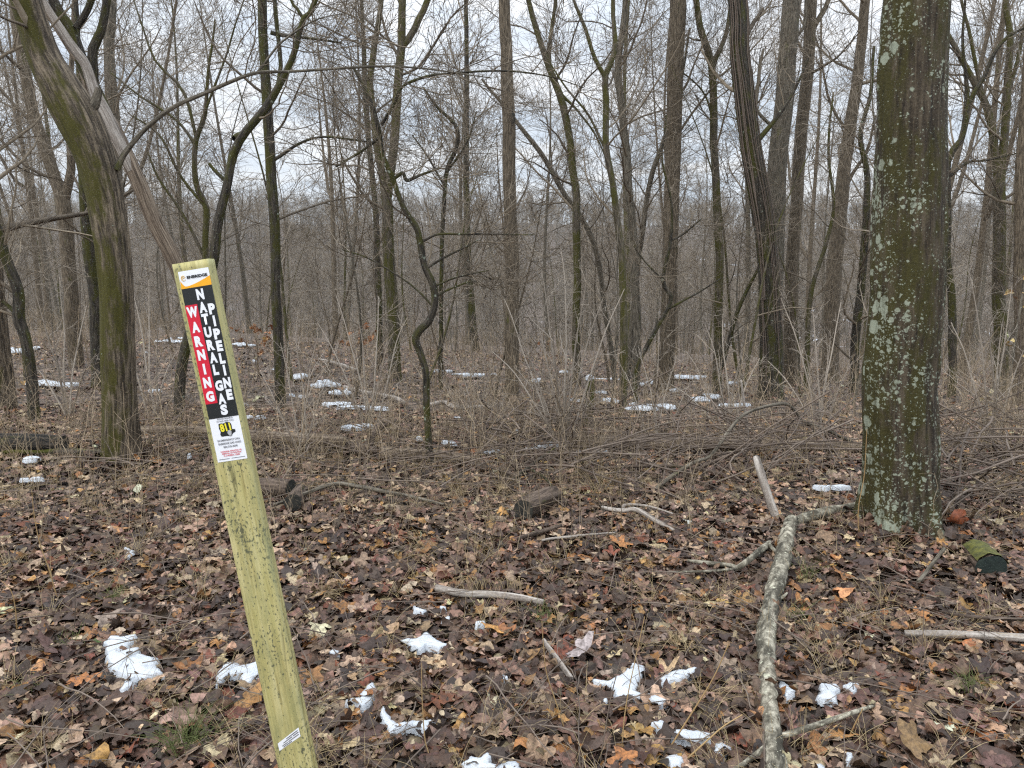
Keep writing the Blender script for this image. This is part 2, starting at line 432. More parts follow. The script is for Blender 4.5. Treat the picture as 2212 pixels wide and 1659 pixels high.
def cut_mat(name, a, b_):
    m, nt, b = new_mat(name)
    tc = nt.nodes.new('ShaderNodeTexCoord')
    n = noise(nt, tc.outputs['Object'], 40, 5, .65)
    L(nt, ramp(nt, n, [(.35, a), (.7, b_)]), b.inputs['Base Color']); b.inputs['Roughness'].default_value = .9
    bp = N(nt, 'ShaderNodeBump', Strength=.6, Distance=.01); L(nt, n, bp.inputs['Height']); L(nt, bp.outputs[0], b.inputs['Normal'])
    return m
M['cut_dark'] = cut_mat('rot_and_hollow_shade', (.010, .010, .008), (.045, .042, .032))  # dark of rotten ends, and of the shade painted for hollows
M['cut_green'] = cut_mat('algae_cut', (.006, .012, .010), (.022, .034, .026))
M['cut_fresh'] = cut_mat('split_wood', (.26, .14, .06), (.45, .28, .14))
M['moss'] = cut_mat('moss_cushion', (.035, .038, .008), (.125, .12, .018))

# ------------------------------------------------------------------ world, sun, camera
w = bpy.data.worlds.new('World'); sc.world = w; w.use_nodes = True
nt = w.node_tree; nt.nodes.clear()
sky = nt.nodes.new('ShaderNodeTexSky'); sky.sky_type = 'NISHITA'; sky.sun_disc = False
SUN_EL, SUN_ROT = math.radians(42), math.radians(-35)
sky.sun_elevation = SUN_EL; sky.sun_rotation = SUN_ROT
bg1 = nt.nodes.new('ShaderNodeBackground'); bg1.inputs['Strength'].default_value = .10
L(nt, sky.outputs[0], bg1.inputs[0])
tc = nt.nodes.new('ShaderNodeTexCoord'); sep = nt.nodes.new('ShaderNodeSeparateXYZ'); L(nt, tc.outputs['Generated'], sep.inputs[0])
cv = nt.nodes.new('ShaderNodeVectorMath'); cv.operation = 'DIVIDE'
zz = mathn(nt, 'ADD', mathn(nt, 'MAXIMUM', sep.outputs[2], 0), .14)
cmb = nt.nodes.new('ShaderNodeCombineXYZ')
for i in range(3): L(nt, zz, cmb.inputs[i])
L(nt, tc.outputs['Generated'], cv.inputs[0]); L(nt, cmb.outputs[0], cv.inputs[1])
cn = noise(nt, cv.outputs[0], 1.6, 5, .55, .3)
ccol = ramp(nt, cn, [(.32, (.58, .67, .79)), (.48, (.79, .86, .95)), (.62, (.98, 1.0, 1.03))])
bg2 = nt.nodes.new('ShaderNodeBackground'); L(nt, ccol, bg2.inputs[0])
# overcast sky: about three times brighter overhead than at the horizon
zc = mathn(nt, 'MAXIMUM', sep.outputs[2], 0)
OV = mathn(nt, 'ADD', mathn(nt, 'MULTIPLY', mathn(nt, 'MULTIPLY', zc, zc), 3.3), 1.0)
L(nt, OV, bg2.inputs['Strength'])
mx = nt.nodes.new('ShaderNodeMixShader'); mx.inputs[0].default_value = .88
L(nt, bg1.outputs[0], mx.inputs[1]); L(nt, bg2.outputs[0], mx.inputs[2])
wo = nt.nodes.new('ShaderNodeOutputWorld'); L(nt, mx.outputs[0], wo.inputs[0])

sun = bpy.data.lights.new('sun', 'SUN'); sun.energy = 1.4; sun.angle = math.radians(14); sun.color = (1, .96, .90)
so = bpy.data.objects.new('sun', sun); COL.objects.link(so)
so.rotation_euler = (math.radians(90) - SUN_EL, 0, -SUN_ROT + math.pi) if False else (0, 0, 0)
sdir = Vector((math.sin(SUN_ROT) * math.cos(SUN_EL), -abs(math.cos(SUN_ROT)) * math.cos(SUN_EL) * .6, math.sin(SUN_EL))).normalized()
sky.sun_elevation = math.asin(sdir.z); sky.sun_rotation = math.atan2(sdir.x, sdir.y)
so.rotation_euler = sdir.to_track_quat('Z', 'Y').to_euler()

cam = bpy.data.cameras.new('camera'); co = bpy.data.objects.new('camera', cam); COL.objects.link(co)
co.location = (0, 0, EYE); co.rotation_euler = (math.radians(90) - PITCH, 0, 0)
cam.sensor_width = 36; cam.lens = F / 2212 * 36; cam.clip_start = .05; cam.clip_end = 3000
sc.camera = co
sc.view_settings.view_transform = 'Standard'; sc.view_settings.look = 'None'
sc.view_settings.exposure = 0.09; sc.view_settings.gamma = 1
sc.cycles.max_bounces = 5; sc.cycles.diffuse_bounces = 3; sc.cycles.glossy_bounces = 2
sc.cycles.use_denoising = False
sc.cycles.filter_width = 1.25

# ------------------------------------------------------------------ ground sheet
yr = np.concatenate([np.arange(-8, 1, .5), np.arange(1, 9, .07), np.geomspace(9, 640, 180)])
ar = np.concatenate([np.linspace(-2, -.95, 30), np.linspace(-.93, .93, 170), np.linspace(.95, 2, 30)])
Yg, Ag = np.meshgrid(yr, ar, indexing='ij')
Xg = Ag * (np.maximum(Yg, 0) + 4)
Zg = ground(Xg, Yg)
idx = np.arange(Yg.size).reshape(Yg.shape)
Q = np.stack([idx[:-1, :-1], idx[:-1, 1:], idx[1:, 1:], idx[1:, :-1]], -1).reshape(-1, 4)
g = obj('ground', make_mesh('ground', np.stack([Xg, Yg, Zg], -1).reshape(-1, 3), [Q]), M['soil'])
tag(g, 'brown leaf covered forest floor sloping down to a wooded valley', 'ground', kind='structure')

# ------------------------------------------------------------------ the leaning pipeline marker post
W = .095
def cam_point(u, v, depth):
    r = rays(u, v)            # has unit depth along the optical axis
    return np.array([0, 0, EYE]) + r * depth
pt_top = cam_point(410, 565, 1.893); pt_bot = cam_point(637, 1655, 2.065)
ax = nrm(pt_top - pt_bot)
gz = ground(pt_bot[0], pt_bot[1])
base = pt_bot + ax * ((gz - pt_bot[2]) / ax[2])
H = np.linalg.norm(pt_top - base)
xr = np.array([1., -.035, 0]); xr = nrm(xr - ax * (xr @ ax)); yb = np.cross(ax, xr)
root = thing('marker_post', 'leaning yellow wooden marker post with a tall warning sticker', 'marker post')
root.matrix_world = Matrix(((xr[0], yb[0], ax[0], base[0]), (xr[1], yb[1], ax[1], base[1]), (xr[2], yb[2], ax[2], base[2]), (0, 0, 0, 1)))
TH = .038
def box_local(x0, x1, y0, y1, z0, z1):
    V = np.array([[x, y, z] for z in (z0, z1) for y in (y0, y1) for x in (x0, x1)])
    Fc = [[0, 2, 3, 1], [4, 5, 7, 6], [0, 1, 5, 4], [2, 6, 7, 3], [0, 4, 6, 2], [1, 3, 7, 5]]
    return V, Fc
# board: rounded-corner section swept along z with slight waviness of the edges
def board():
    c, n = .0045, 4
    sec = []
    for sx, sy, a0 in ((1, 1, 0), (-1, 1, 90), (-1, -1, 180), (1, -1, 270)):
        for k in range(n):
            a = math.radians(a0 + 90 * k / (n - 1))
            sec.append((sx * (W / 2 - c) + c * math.cos(a), sy * (TH / 2 - c) + c * math.sin(a)))
    sec = np.array(sec); zs = np.linspace(-.35, H, 120); ns = len(sec)
    V = np.zeros((len(zs), ns, 3))
    for i, z in enumerate(zs):
        k = 1 + .012 * (noise2(np.array([z]), np.array([1.]), 14, 9)[0] - .5)
        V[i, :, :2] = sec * k; V[i, :, 1] += TH / 2; V[i, :, 2] = z
    idx = np.arange(len(zs) * ns).reshape(len(zs), ns)
    a, b = idx[:-1], idx[1:]
    Qs = np.stack([a, np.roll(a, -1, 1), np.roll(b, -1, 1), b], -1).reshape(-1, 4)
    me = make_mesh('board', V.reshape(-1, 3), [Qs, idx[-1][None, :]], None, False)
    return me
obj('board', board(), M['post'], root)

def flat(name, pts, mat, y, parent=None):
    """flat polygon on the front of the post, pts in (x, z) of the post"""
    pts = np.asarray(pts, float)
    V = np.stack([pts[:, 0], np.full(len(pts), y), pts[:, 1]], -1)
    return obj(name, make_mesh(name, V, [np.arange(len(pts))[None]], None, False), mat, parent or root)
SW, SL = .0775, .486
SX0 = -W / 2 + .0128; SZ0 = H - .0205
def S(a, l): return (SX0 + a * SW, SZ0 - l * SL)     # sticker coordinates: across 0..1, down 0..1
def rect(a0, a1, l0, l1): return [S(a0, l1), S(a1, l1), S(a1, l0), S(a0, l0)]
stk = flat('sticker', rect(0, 1, 0, 1), M['white'], -.0006)
flat('black_panel', rect(0, 1, .088, .769), M['black'], -.0010, stk)
flat('red_panel', rect(0, .405, .173, .689), M['red'], -.0014, stk)
# orange swoosh under the logo
sw = [S(0, .088), S(1, .088), S(1, .040)]
sw += [S(1 - t * .985, .040 + .040 * math.sin(t * math.pi / 2) ** 1.0 - .0 + (.012 if False else 0) * t - .034 * max(0, (t - .82) / .18) ** 2) for t in np.linspace(.05, 1, 16)]
flat('orange_swoosh', sw, M['orange'], -.0010, stk)

def letters(body, a, l, h, mat, parent, bold=.0, y=-.0018, wscale=1., name='lettering', rot=0., width=None):
    cu = bpy.data.curves.new('t', 'FONT'); cu.body = body; cu.size = 1; cu.align_x = 'CENTER'; cu.align_y = 'CENTER'
    cu.offset = bold; cu.resolution_u = 3
    o = bpy.data.objects.new('t', cu); COL.objects.link(o)
    bpy.context.view_layer.update()
    dg = bpy.context.evaluated_depsgraph_get()
    me = bpy.data.meshes.new_from_object(o.evaluated_get(dg))
    bpy.data.objects.remove(o)
    n = len(me.vertices); co_ = np.zeros(n * 3, np.float32); me.vertices.foreach_get('co', co_); co_ = co_.reshape(-1, 3)
    cx, cz = S(a, l)
    mid = (co_.min(0) + co_.max(0)) / 2; hh = co_[:, 1].max() - co_[:, 1].min()
    k = h / hh
    if width: wscale = width / ((co_[:, 0].max() - co_[:, 0].min()) * k)
    x = (co_[:, 0] - mid[0]) * k * wscale; z = (co_[:, 1] - mid[1]) * k
    c, s = math.cos(rot), math.sin(rot)
    out = np.stack([cx + x * c - z * s, np.full(n, y), cz + x * s + z * c], -1).astype(np.float32)
    me.vertices.foreach_set('co', out.ravel()); me.update()
    me.name = name; me.materials.clear()
    return obj(name, me, mat, parent)
col1 = [('W', .21), ('A', .288), ('R', .361), ('N', .432), ('I', .506), ('N', .577), ('G', .650)]
col2 = [('N', .127), ('A', .194), ('T', .255), ('U', .323), ('R', .389), ('A', .455), ('L', .518), ('G', .602), ('A', .671), ('S', .729)]
col3 = [('P', .208), ('I', .271), ('P', .3375), ('E', .40), ('L', .465), ('I', .527), ('N', .593), ('E', .655)]
LW = dict(W=.0265, A=.0195, N=.0185, U=.0180, R=.0190, P=.0168, E=.0155, L=.0140, T=.0170, G=.0198, S=.0180, I=.0058)
for cset, a in ((col1, .205), (col2, .57), (col3, .85)):
    for ch, l in cset:
        letters(ch, a, l, .0270, M['white'], stk, .062, width=LW[ch] * (1.04 if a < .3 else 1.0), name='letter')
letters('ENBRIDGE', .59, .034, .0074, M['black'], stk, .05, name='logo_lettering', width=.052)
# logo swirl: two nested golden crescents
gg = Geo()
for r0, a0, a1, wd in ((.0056, 60, 330, .0009), (.0036, 20, 300, .0007)):
    th = np.radians(np.linspace(a0, a1, 24)); cx, cz = S(.135, .036)
    P = np.stack([cx + r0 * np.cos(th), np.full(24, -.0012), cz + 1.15 * r0 * np.sin(th)], -1)
    gg.tubes(P, np.linspace(wd, wd * .4, 24), 6)
gg.tubes(np.array([[cx - .0035, -.0012, cz - .0002], [cx + .0015, -.0012, cz + .0006], [cx + .0055, -.0012, cz + .003]]), np.array([.0006, .0006, .0004]), 6)
gg.build('logo_swirl', M['gold'], stk)
letters('BEFORE DIGGING', .53, .7745, .0038, M['greyink'], stk, .02, name='small_print')
letters('IN THIS AREA CALL', .53, .787, .0038, M['greyink'], stk, .02, name='small_print')
# the dig-safe badge
bd = [(.28, .800), (.36, .797), (.44, .800), (.54, .794), (.66, .797), (.70, .808), (.70, .835), (.79, .838), (.80, .850), (.70, .858), (.62, .872), (.50, .868), (.30, .868), (.27, .855), (.30, .842), (.27, .825)]
bg_ = flat('badge', [S(*p) for p in bd][::-1], M['black'], -.0010, stk)
letters('811', .49, .8215, .0205, M['yellow'], bg_, .045, name='badge_number', width=.0275, rot=.06)
th = np.linspace(0, 2 * np.pi, 16, endpoint=False); cx, cz = S(.60, .853)
flat('shovel_blade', [(cx + .0058 * math.cos(t) * (1 if math.sin(t) > 0 else .8), cz + .0075 * math.sin(t)) for t in th], M['shovel'], -.0022, bg_)
letters('IN EMERGENCY CALL', .52, .8875, .0050, M['greyink'], stk, .025, name='small_print', wscale=.92)
letters('ENBRIDGE GAS OHIO', .53, .9055, .0050, M['greyink'], stk, .025, name='small_print', wscale=.92)
letters('800-535-3000', .53, .9235, .0050, M['greyink'], stk, .025, name='small_print', wscale=.98)
letters('WARNING: DEFACING OR', .52, .9475, .0038, M['red'], stk, .02, name='small_print', wscale=.9)
letters('REMOVAL OF THIS SIGN', .52, .9585, .0038, M['red'], stk, .02, name='small_print', wscale=.9)
letters('IS A FEDERAL CRIME', .52, .970, .0038, M['red'], stk, .02, name='small_print', wscale=.9)
flat('print_line', rect(.06, .42, .9855, .9885), M['greyink'], -.0011, stk)
flat('print_line', rect(.48, .94, .9855, .9885), M['greyink'], -.0011, stk)
# small stapled tag low on the post: pixel corners -> post plane
def on_post(u, v):
    r = rays(u, v); n = -yb; t = ((base - np.array([0, 0, EYE])) @ n) / (r @ n)
    P = np.array([0, 0, EYE]) + r * t - base
    return (P @ xr, P @ ax)
tagp = [(605.5, 1620.5), (645, 1577), (649, 1595.5), (609, 1617 + 24)]
tg = [on_post(600, 1606), on_post(604, 1622), on_post(649.5, 1590), on_post(645, 1571)]
tl = flat('paper_tag', tg[::1], M['white'], -.0006)
tg = np.array(tg)
def tagq(s, t): return tg[0] * (1 - s) * (1 - t) + tg[1] * (1 - s) * t + tg[2] * s * t + tg[3] * s * (1 - t)
for (s0, s1, t0) in ((.40, .93, .20), (.24, .66, .42), (.70, .95, .42), (.16, .42, .66), (.46, .94, .66), (.2, .6, .86)):
    flat('print_line', [tagq(s0, t0 - .05), tagq(s0, t0 + .06), tagq(s1, t0 + .06), tagq(s1, t0 - .05)], M['greyink'], -.0011, tl)

# ------------------------------------------------------------------ traced trees
REFS = []          # (u at mid height, short name) used to describe what stands between what
def px_stem(pts, dist, lean=0.):
    """[(u, v, width px)] -> points and radii on an upright plane at a distance; lean adds depth per metre of height"""
    p = np.asarray(pts, float)
    P = at_dist(p[:, 0], p[:, 1], dist)
    if lean:
        P = at_dist(p[:, 0], p[:, 1], dist + lean * (P[:, 2] - P[0, 2]))
    R = p[:, 2] / 2 * axis_depth(P) / F
    return P, R

def stem_poly(pts, dist, n, grounded, wig, seed, lean=0., ext=None):
    P, R = px_stem(pts, dist, lean)
    if grounded:
        P[0, 2] = ground(P[0, 0], P[0, 1]) - .06
    if ext:      # the stem goes on above the frame
        d = nrm(P[-1] - P[-3 if len(P) > 3 else -2]); d = nrm(d + np.array([0, 0, .5]))
        Q = [P[-1] + d * ext * f for f in (.33, .66, 1.)]
        P = np.vstack([P, Q]); R = np.concatenate([R, R[-1] * np.array([.8, .5, .15])])
    A = resample(np.column_stack([P, R]), n, wig, seed)
    return A[:, :3], np.maximum(A[:, 3], .002)

def crown_geo(G, stems, K1, len1, K2=6, K3=5, K4=0, t0=.3, up=.04, ang=(35, 75), thin=1., wig=.16, s1=4):
    for P, R in stems:
        L1, R1 = grow(P[None], R[None], K1, len1 * .5, len1 * 1.2, ang, 10, wig * .75, up * 1.2, t0, .98, .42, .05, .004 * thin)
        G.tubes(L1, R1, s1)
        L2, R2 = grow(L1, R1, K2, len1 * .22, len1 * .62, (28, 60), 7, wig * .8, up, .15, 1., .6, .02, .0026 * thin)
        G.tubes(L2, R2, 3)
        L3, R3 = grow(L2, R2, max(3, K3 - 1), len1 * .12, len1 * .34, (25, 55), 5, wig * .9, up * .8, .15, 1., .65, .008, .0019 * thin)
        G.tubes(L3, R3, 3)
        if K4 > 1:
            K4 = 1
        if K4:
            L4, R4 = grow(L3, R3, K4, len1 * .05, len1 * .13, (28, 60), 3, wig, up * .4, .2, 1., .7, .004, .0016 * thin)
            G.tubes(L4, R4, 3)

def ridges(amp, freq, seed, flare=0., zs=.10):
    def f(rr, th, ln):
        x = np.cos(th)[None, None] * np.ones_like(rr); y = np.sin(th)[None, None] * np.ones_like(rr); z = ln[..., None] * np.ones_like(rr)
        r0 = rr.mean()
        n = vnoise(np.stack([x * freq * r0, y * freq * r0, z * freq * zs], -1), seed)
        n2 = vnoise(np.stack([x * 1.3 + 5, y * 1.3, z * 1.1], -1), seed + 1)
        out = rr * (1 + amp * (np.abs(n - .5) * 2 - .5) + .10 * (n2 - .5))
        if flare:
            out = out * (1 + flare * np.exp(-ln[..., None] / .14) * (.5 + .7 * np.cos(th * 5 + 1.)[None, None]))
        return out
    return f

def tree(name, label, cat, dist, stems, bark, ref=None, sides=14, n=40, K1=12, len1=1.6, K2=6, K3=5, K4=2, t0=.35, ext=3.5, thin=1., wig=.03,
         relief=None, lean=0., group=None, up=.05, limb_bark=None, crown_ang=(35, 75), twig='twig', grounded=True, ncrown=99):
    seed = int(rng.integers(1000))
    P, R = stem_poly(stems[0], dist, n, grounded, wig, seed, lean, ext if stems[0][-1][1] < 40 else None)
    root = thing(name, label, cat, P[0] + np.array([0, 0, .06]), group)
    o = P[0] + np.array([0, 0, .06])
    G = Geo(); G.tubes(P, R, sides, relief=relief); G.build('trunk', M[bark], root, o)
    allst = [(P, R)]
    for k, s in enumerate(stems[1:]):
        Ps, Rs = stem_poly(s, dist + (.0 if not lean else lean * 1.), max(10, n // 2), False, wig, seed + k + 1, 0., ext * .8 if s[-1][1] < 25 else None)
        G = Geo(); G.tubes(Ps, Rs, max(6, sides - 4)); G.build('limb', M[limb_bark or bark], root, o)
        allst.append((Ps, Rs))
    if K1:
        G = Geo(); crown_geo(G, allst[:ncrown], K1, len1, K2, K3, K4, t0, up, crown_ang, thin)
        G.build('crown', M[twig], root, o)
    if ref: REFS.append((float(np.interp(650, [s[1] for s in stems[0]][::-1], [s[0] for s in stems[0]][::-1])), ref))
    return root, P, R

# the big lichened trunk on the right
tree('lichened_tree', 'thickest tree, right foreground trunk covered in pale lichen and moss', 'tree', 4.12,
     [[(1948, 1172, 172), (1946, 1130, 156), (1944, 1040, 150), (1948, 850, 147), (1957, 560, 144), (1965, 300, 139), (1978, 0, 133)]],
     'bark_big', 'biggest lichened trunk', 128, 320, K1=14, len1=2.2, K4=0, t0=.72, ext=6, wig=.02, relief=ridges(.10, 40, 3, .6), crown_ang=(40, 75))
# the mossy leaning tree on the left, with its long arching limb
r1, P1, R1 = tree('mossy_tree', 'thick mossy tree on the left leaning left above a crooked bend', 'tree', 5.35,
     [[(262, 1014, 92), (262, 985, 80), (258, 880, 72), (254, 730, 71), (247, 560, 70), (232, 440, 74), (206, 350, 82), (170, 262, 92), (134, 190, 82), (96, 120, 66), (58, 0, 62)],
      [(252, 366, 15), (267, 334, 12), (299, 295, 10), (337, 260, 9.5), (383, 228, 9), (436, 204, 8.5), (499, 176, 8), (555, 158, 7), (633, 155, 6), (777, 144, 5), (879, 146, 4), (1060, 165, 2.5)],
      [(553, 159, 5), (598, 102, 4.5), (640, 70, 4), (689, 42, 3), (740, 30, 2)],
      [(185, 238, 30), (205, 225, 22), (215, 190, 14)]],
     'bark_moss', 'thick mossy trunk', 96, 220, K1=9, len1=1.1, K4=1, t0=.3, ext=5, wig=.02, relief=ridges(.10, 34, 8, .25), limb_bark='bark_grey', ncrown=3)
# leaning dead tree behind it
tree('leaning_dead_tree', 'dead brown tree with bleached upper stem leaning left behind the mossy trunk', 'tree', 8.6,
     [[(500, 870, 40), (445, 720, 37), (376, 562, 34), (338, 485, 33), (300, 395, 32), (265, 320, 32), (240, 270, 34), (222, 240, 30), (196, 190, 24), (180, 140, 20), (160, 110, 18), (120, 45, 16), (92, 0, 13)],
      [(238, 268, 26), (205, 190, 26), (170, 118, 26), (150, 60, 22), (118, 0, 20)],
      [(203, 190, 20), (201, 110, 20), (218, 70, 18), (230, 0, 16)],
      [(165, 60, 14), (190, 10, 14)]],
     'bark_dead', None, 20, 70, K1=4, len1=.9, K4=1, t0=.5, ext=3, wig=.04, limb_bark='bark_dark')
# the bleached stem itself is a stripped limb of that tree
G = Geo(); Pp, Rp = stem_poly([(285, 370, 16), (262, 318, 22), (240, 275, 26), (222, 235, 25), (205, 195, 21), (186, 140, 19), (162, 108, 18), (120, 44, 15), (88, -10, 12)], 8.55, 30, False, .02, 4)
o_ = bpy.data.objects['leaning_dead_tree']; G.tubes(Pp, Rp * 1.12, 14); G.build('stripped_limb', M['bark_pale'], o_, np.array(o_.location))
# crooked mossy tree rising from behind the marker post
tree('crooked_tree', 'crooked mossy tree bending right, rising from behind the warning post', 'tree', 7.4,
     [[(383, 874, 24), (390, 800, 22), (412, 715, 22), (440, 640, 22), (458, 580, 22), (468, 492, 20), (490, 408, 19), (497, 373, 18), (506, 334, 18), (527, 290, 18), (577, 228, 17), (605, 176, 15), (633, 116, 13), (654, 45, 12), (684, 0, 11)],
      [(655, 40, 8), (640, 15, 7), (626, -5, 6)],
      [(489, 392, 9), (468, 372, 8), (452, 352, 6)],
      [(508, 300, 15), (515, 294, 14), (525, 290, 12)]],
     'bark_dark', 'crooked mossy stem', 14, 60, K1=8, len1=1.3, K4=2, t0=.4, ext=3, ncrown=2)
tree('lichen_spotted_tree', 'straight dark tree with white lichen specks right of the warning post', 'tree', 8.4,
     [[(607, 900, 25), (605, 835, 22), (601, 729, 21), (595, 624, 20), (591, 492, 22), (585, 387, 22), (582, 281, 22), (577, 197, 21), (571, 105, 20), (566, 0, 19)],
      [(592, 345, 8), (645, 312, 6), (700, 296, 5), (775, 303, 4), (830, 310, 2)],
      [(585, 70, 10), (640, 80, 6), (735, 92, 4)],
      [(596, 0, 9), (600, 90, 9), (606, 150, 9), (596, 200, 9)][::-1]],
     'bark_dark', 'lichen specked trunk', 14, 60, K1=11, len1=1.5, K4=2, t0=.25, ext=4)
tree('forked_tree', 'tall grey tree forking low into two stems at far left', 'tree', 13.,
     [[(168, 820, 32), (160, 720, 30), (150, 600, 29), (138, 440, 30), (120, 392, 26), (95, 316, 25), (70, 246, 24), (52, 148, 23), (35, 50, 20), (28, 0, 18)],
      [(140, 430, 20), (151, 380, 18), (154, 330, 16), (150, 220, 12), (160, 60, 9), (158, 0, 8)]],
     'bark_brown', None, 14, 50, K1=14, len1=2.2, t0=.3, ext=4)
tree('slender_tree', 'slender grey tree rising straight behind the mossy trunk', 'tree', 15.,
     [[(265, 800, 24), (262, 600, 22), (257, 422, 21), (246, 228, 21), (236, 105, 20), (242, 0, 19)]], 'bark_grey', None, 12, 40, K1=16, len1=2.5, t0=.3, ext=5)
tree('black_barked_tree', 'dark barked straight tree half hidden left of the mossy trunk', 'tree', 10.5,
     [[(213, 850, 30), (211, 760, 27), (208, 660, 26), (196, 560, 25), (184, 440, 22), (176, 300, 16), (172, 150, 12), (165, 0, 9)]], 'bark_dark', None, 12, 40, K1=12, len1=1.6, t0=.3, ext=3)
tree('dark_bent_tree', 'thin dark bent tree at the left edge with one broken prong', 'tree', 7.2,
     [[(70, 880, 25), (67, 800, 22), (56, 729, 22), (42, 690, 24), (38, 624, 22), (12, 556, 20), (-12, 480, 18), (-40, 380, 14), (-60, 200, 10)],
      [(40, 684, 10), (20, 664, 9), (4, 650, 8)]], 'bark_dark', 'dark bent stem', 12, 40, K1=9, len1=1.2, t0=.3, ext=2)
tree('edge_tree', 'tan mossy trunk cut by the left edge of the view', 'tree', 8.,
     [[(8, 900, 58), (2, 800, 48), (-10, 650, 44), (-28, 450, 42), (-40, 200, 38), (-50, 0, 34)]], 'bark_moss', None, 16, 40, K1=14, len1=1.8, t0=.25, ext=3)
tree('understory_tree', 'small many branched greenish tree spreading above the crooked mossy stem', 'tree', 10.,
     [[(446, 850, 14), (444, 700, 14), (443, 527, 13), (447, 450, 13), (424, 395, 12), (425, 306, 11), (443, 246, 9), (450, 150, 6), (462, 40, 4)],
      [(424, 300, 7), (397, 197, 7), (337, 134, 5), (313, 70, 4), (290, 0, 3)],
      [(424, 320, 7), (380, 260, 6), (300, 205, 5), (240, 160, 3)],
      [(426, 290, 6), (470, 170, 5), (500, 90, 4), (525, 0, 3)],
      [(446, 450, 7), (390, 380, 6), (340, 290, 5), (290, 250, 3)],
      [(443, 560, 7), (400, 470, 6), (345, 390, 5), (320, 330, 3)]],
     'bark_green', None, 10, 40, K1=9, len1=1.3, K4=2, t0=.3, ext=2)
tree('twin_stem_tree', 'green mossy tree splitting into two tall stems left of centre', 'tree', 12.,
     [[(853, 805, 32), (852, 765, 26), (847, 650, 25), (840, 518, 25), (834, 430, 23), (828, 380, 17), (815, 316, 15), (802, 193, 14), (807, 105, 13), (822, 20, 11)],
      [(836, 440, 18), (845, 360, 19), (852, 281, 19), (858, 176, 19), (867, 95, 18), (871, 0, 16)],
      [(866, 105, 14), (893, 70, 15), (910, 34, 14), (926, -5, 13)]],
     'bark_green', 'twin green stems', 14, 50, K1=13, len1=2., t0=.25, ext=4)
tree('twisted_sapling', 'twisted thin dark tree with an S bend left of the central trunk', 'tree', 5.45,
     [[(930, 1004, 17), (925, 940, 15), (921, 870, 15), (920, 805, 15), (909, 765, 15), (898, 733, 17), (907, 713, 17), (926, 694, 16), (938, 659, 15), (935, 617, 16), (915, 571, 14), (906, 518, 14), (898, 490, 13), (876, 457, 12), (858, 415, 11), (847, 380, 12), (826, 334, 11), (819, 288, 10), (801, 225, 9), (780, 180, 7), (763, 148, 6)],
      [(822, 292, 7), (808, 306, 6), (770, 332, 5), (724, 359, 4)],
      [(850, 386, 8), (868, 372, 8), (878, 388, 8), (907, 377, 6), (949, 362, 5)],
      [(915, 520, 6), (945, 506, 5), (998, 506, 5), (1080, 507, 4), (1153, 508, 2)],
      [(942, 617, 5), (965, 606, 4), (991, 598, 4), (1058, 585, 2)],
      [(945, 638, 5), (980, 622, 4), (1023, 608, 3), (1045, 625, 2)],
      [(924, 578, 6), (960, 556, 5), (1000, 536, 4), (1033, 518, 3)],
      [(824, 270, 8), (851, 225, 7), (868, 186, 6), (914, 165, 6), (963, 158, 5), (1086, 153, 4), (1180, 165, 3), (1260, 190, 2)],
      [(933, 660, 5), (880, 610, 4), (800, 560, 3), (740, 540, 2)]],
     'bark_dark', 'twisted dark sapling', 12, 90, K1=6, len1=.8, K2=5, K3=4, K4=1, t0=.35, ext=2, wig=.012)
tree('central_tree', 'straight brown trunk with a slot shaped hollow in the centre', 'tree', 10.2,
     [[(1104, 890, 36), (1105, 830, 31), (1107, 700, 30), (1106, 560, 30), (1101, 440, 28), (1100, 316, 29), (1097, 211, 28), (1093, 105, 26), (1090, 0, 25)]],
     'bark_brown', 'straight central trunk', 18, 60, K1=12, len1=2.5, t0=.68, ext=6, wig=.015)
o_ = bpy.data.objects['central_tree']
hp = at_dist(1107, 253, 10.2 - .07)
th = np.linspace(0, 2 * np.pi, 14, endpoint=False)
G = Geo(); G.tubes(np.array([hp + [.012, -.012, -.11], hp + [.012, -.02, -.05], hp + [.014, -.022, .03], hp + [.012, -.012, .10]]), np.array([.006, .022, .022, .006]), 8); G.build('hollow', M['cut_dark'], o_, np.array(o_.location))  # solid dark spindle on the bark, its colour standing in for the hole's shade
tree('slanting_forked_tree', 'grey green tree slanting left with a narrow fork right of centre', 'tree', 13.,
     [[(1246, 815, 19), (1245, 694, 17), (1247, 560, 17), (1244, 422, 17), (1234, 334, 16), (1223, 264, 16), (1209, 200, 16), (1190, 152, 14), (1171, 98, 13), (1143, 0, 11)],
      [(1187, 140, 9), (1187, 112, 9), (1194, 50, 8), (1199, 0, 7)],
      [(1209, 200, 8), (1250, 240, 5), (1290, 300, 4), (1330, 390, 2)]],
     'bark_green', 'slanting forked stem', 12, 50, K1=13, len1=2., t0=.25, ext=4)
tree('mossy_forked_tree', 'slim mossy tree dividing into a wide V in right centre', 'tree', 9.,
     [[(1345, 930, 17), (1346, 800, 17), (1346, 729, 17), (1343, 641, 15), (1339, 518, 15), (1323, 404, 14), (1311, 316, 14), (1311, 211, 14), (1308, 165, 13), (1329, 105, 11), (1325, 0, 9)],
      [(1308, 168, 10), (1280, 116, 9), (1262, 60, 8), (1246, 20, 7), (1237, -5, 6)],
      [(1312, 330, 6), (1270, 250, 5), (1225, 190, 4), (1180, 120, 3)]],
     'bark_green', 'mossy V fork', 12, 60, K1=12, len1=1.6, t0=.3, ext=3)
tree('grey_companion_tree', 'grey lichen flecked stem close behind the mossy forked tree', 'tree', 12.,
     [[(1372, 850, 20), (1375, 694, 18), (1367, 518, 17), (1354, 352, 17), (1343, 228, 16), (1333, 169, 15), (1343, 70, 13), (1350, 0, 12)]], 'bark_grey', None, 12, 40, K1=15, len1=2., t0=.3, ext=4)
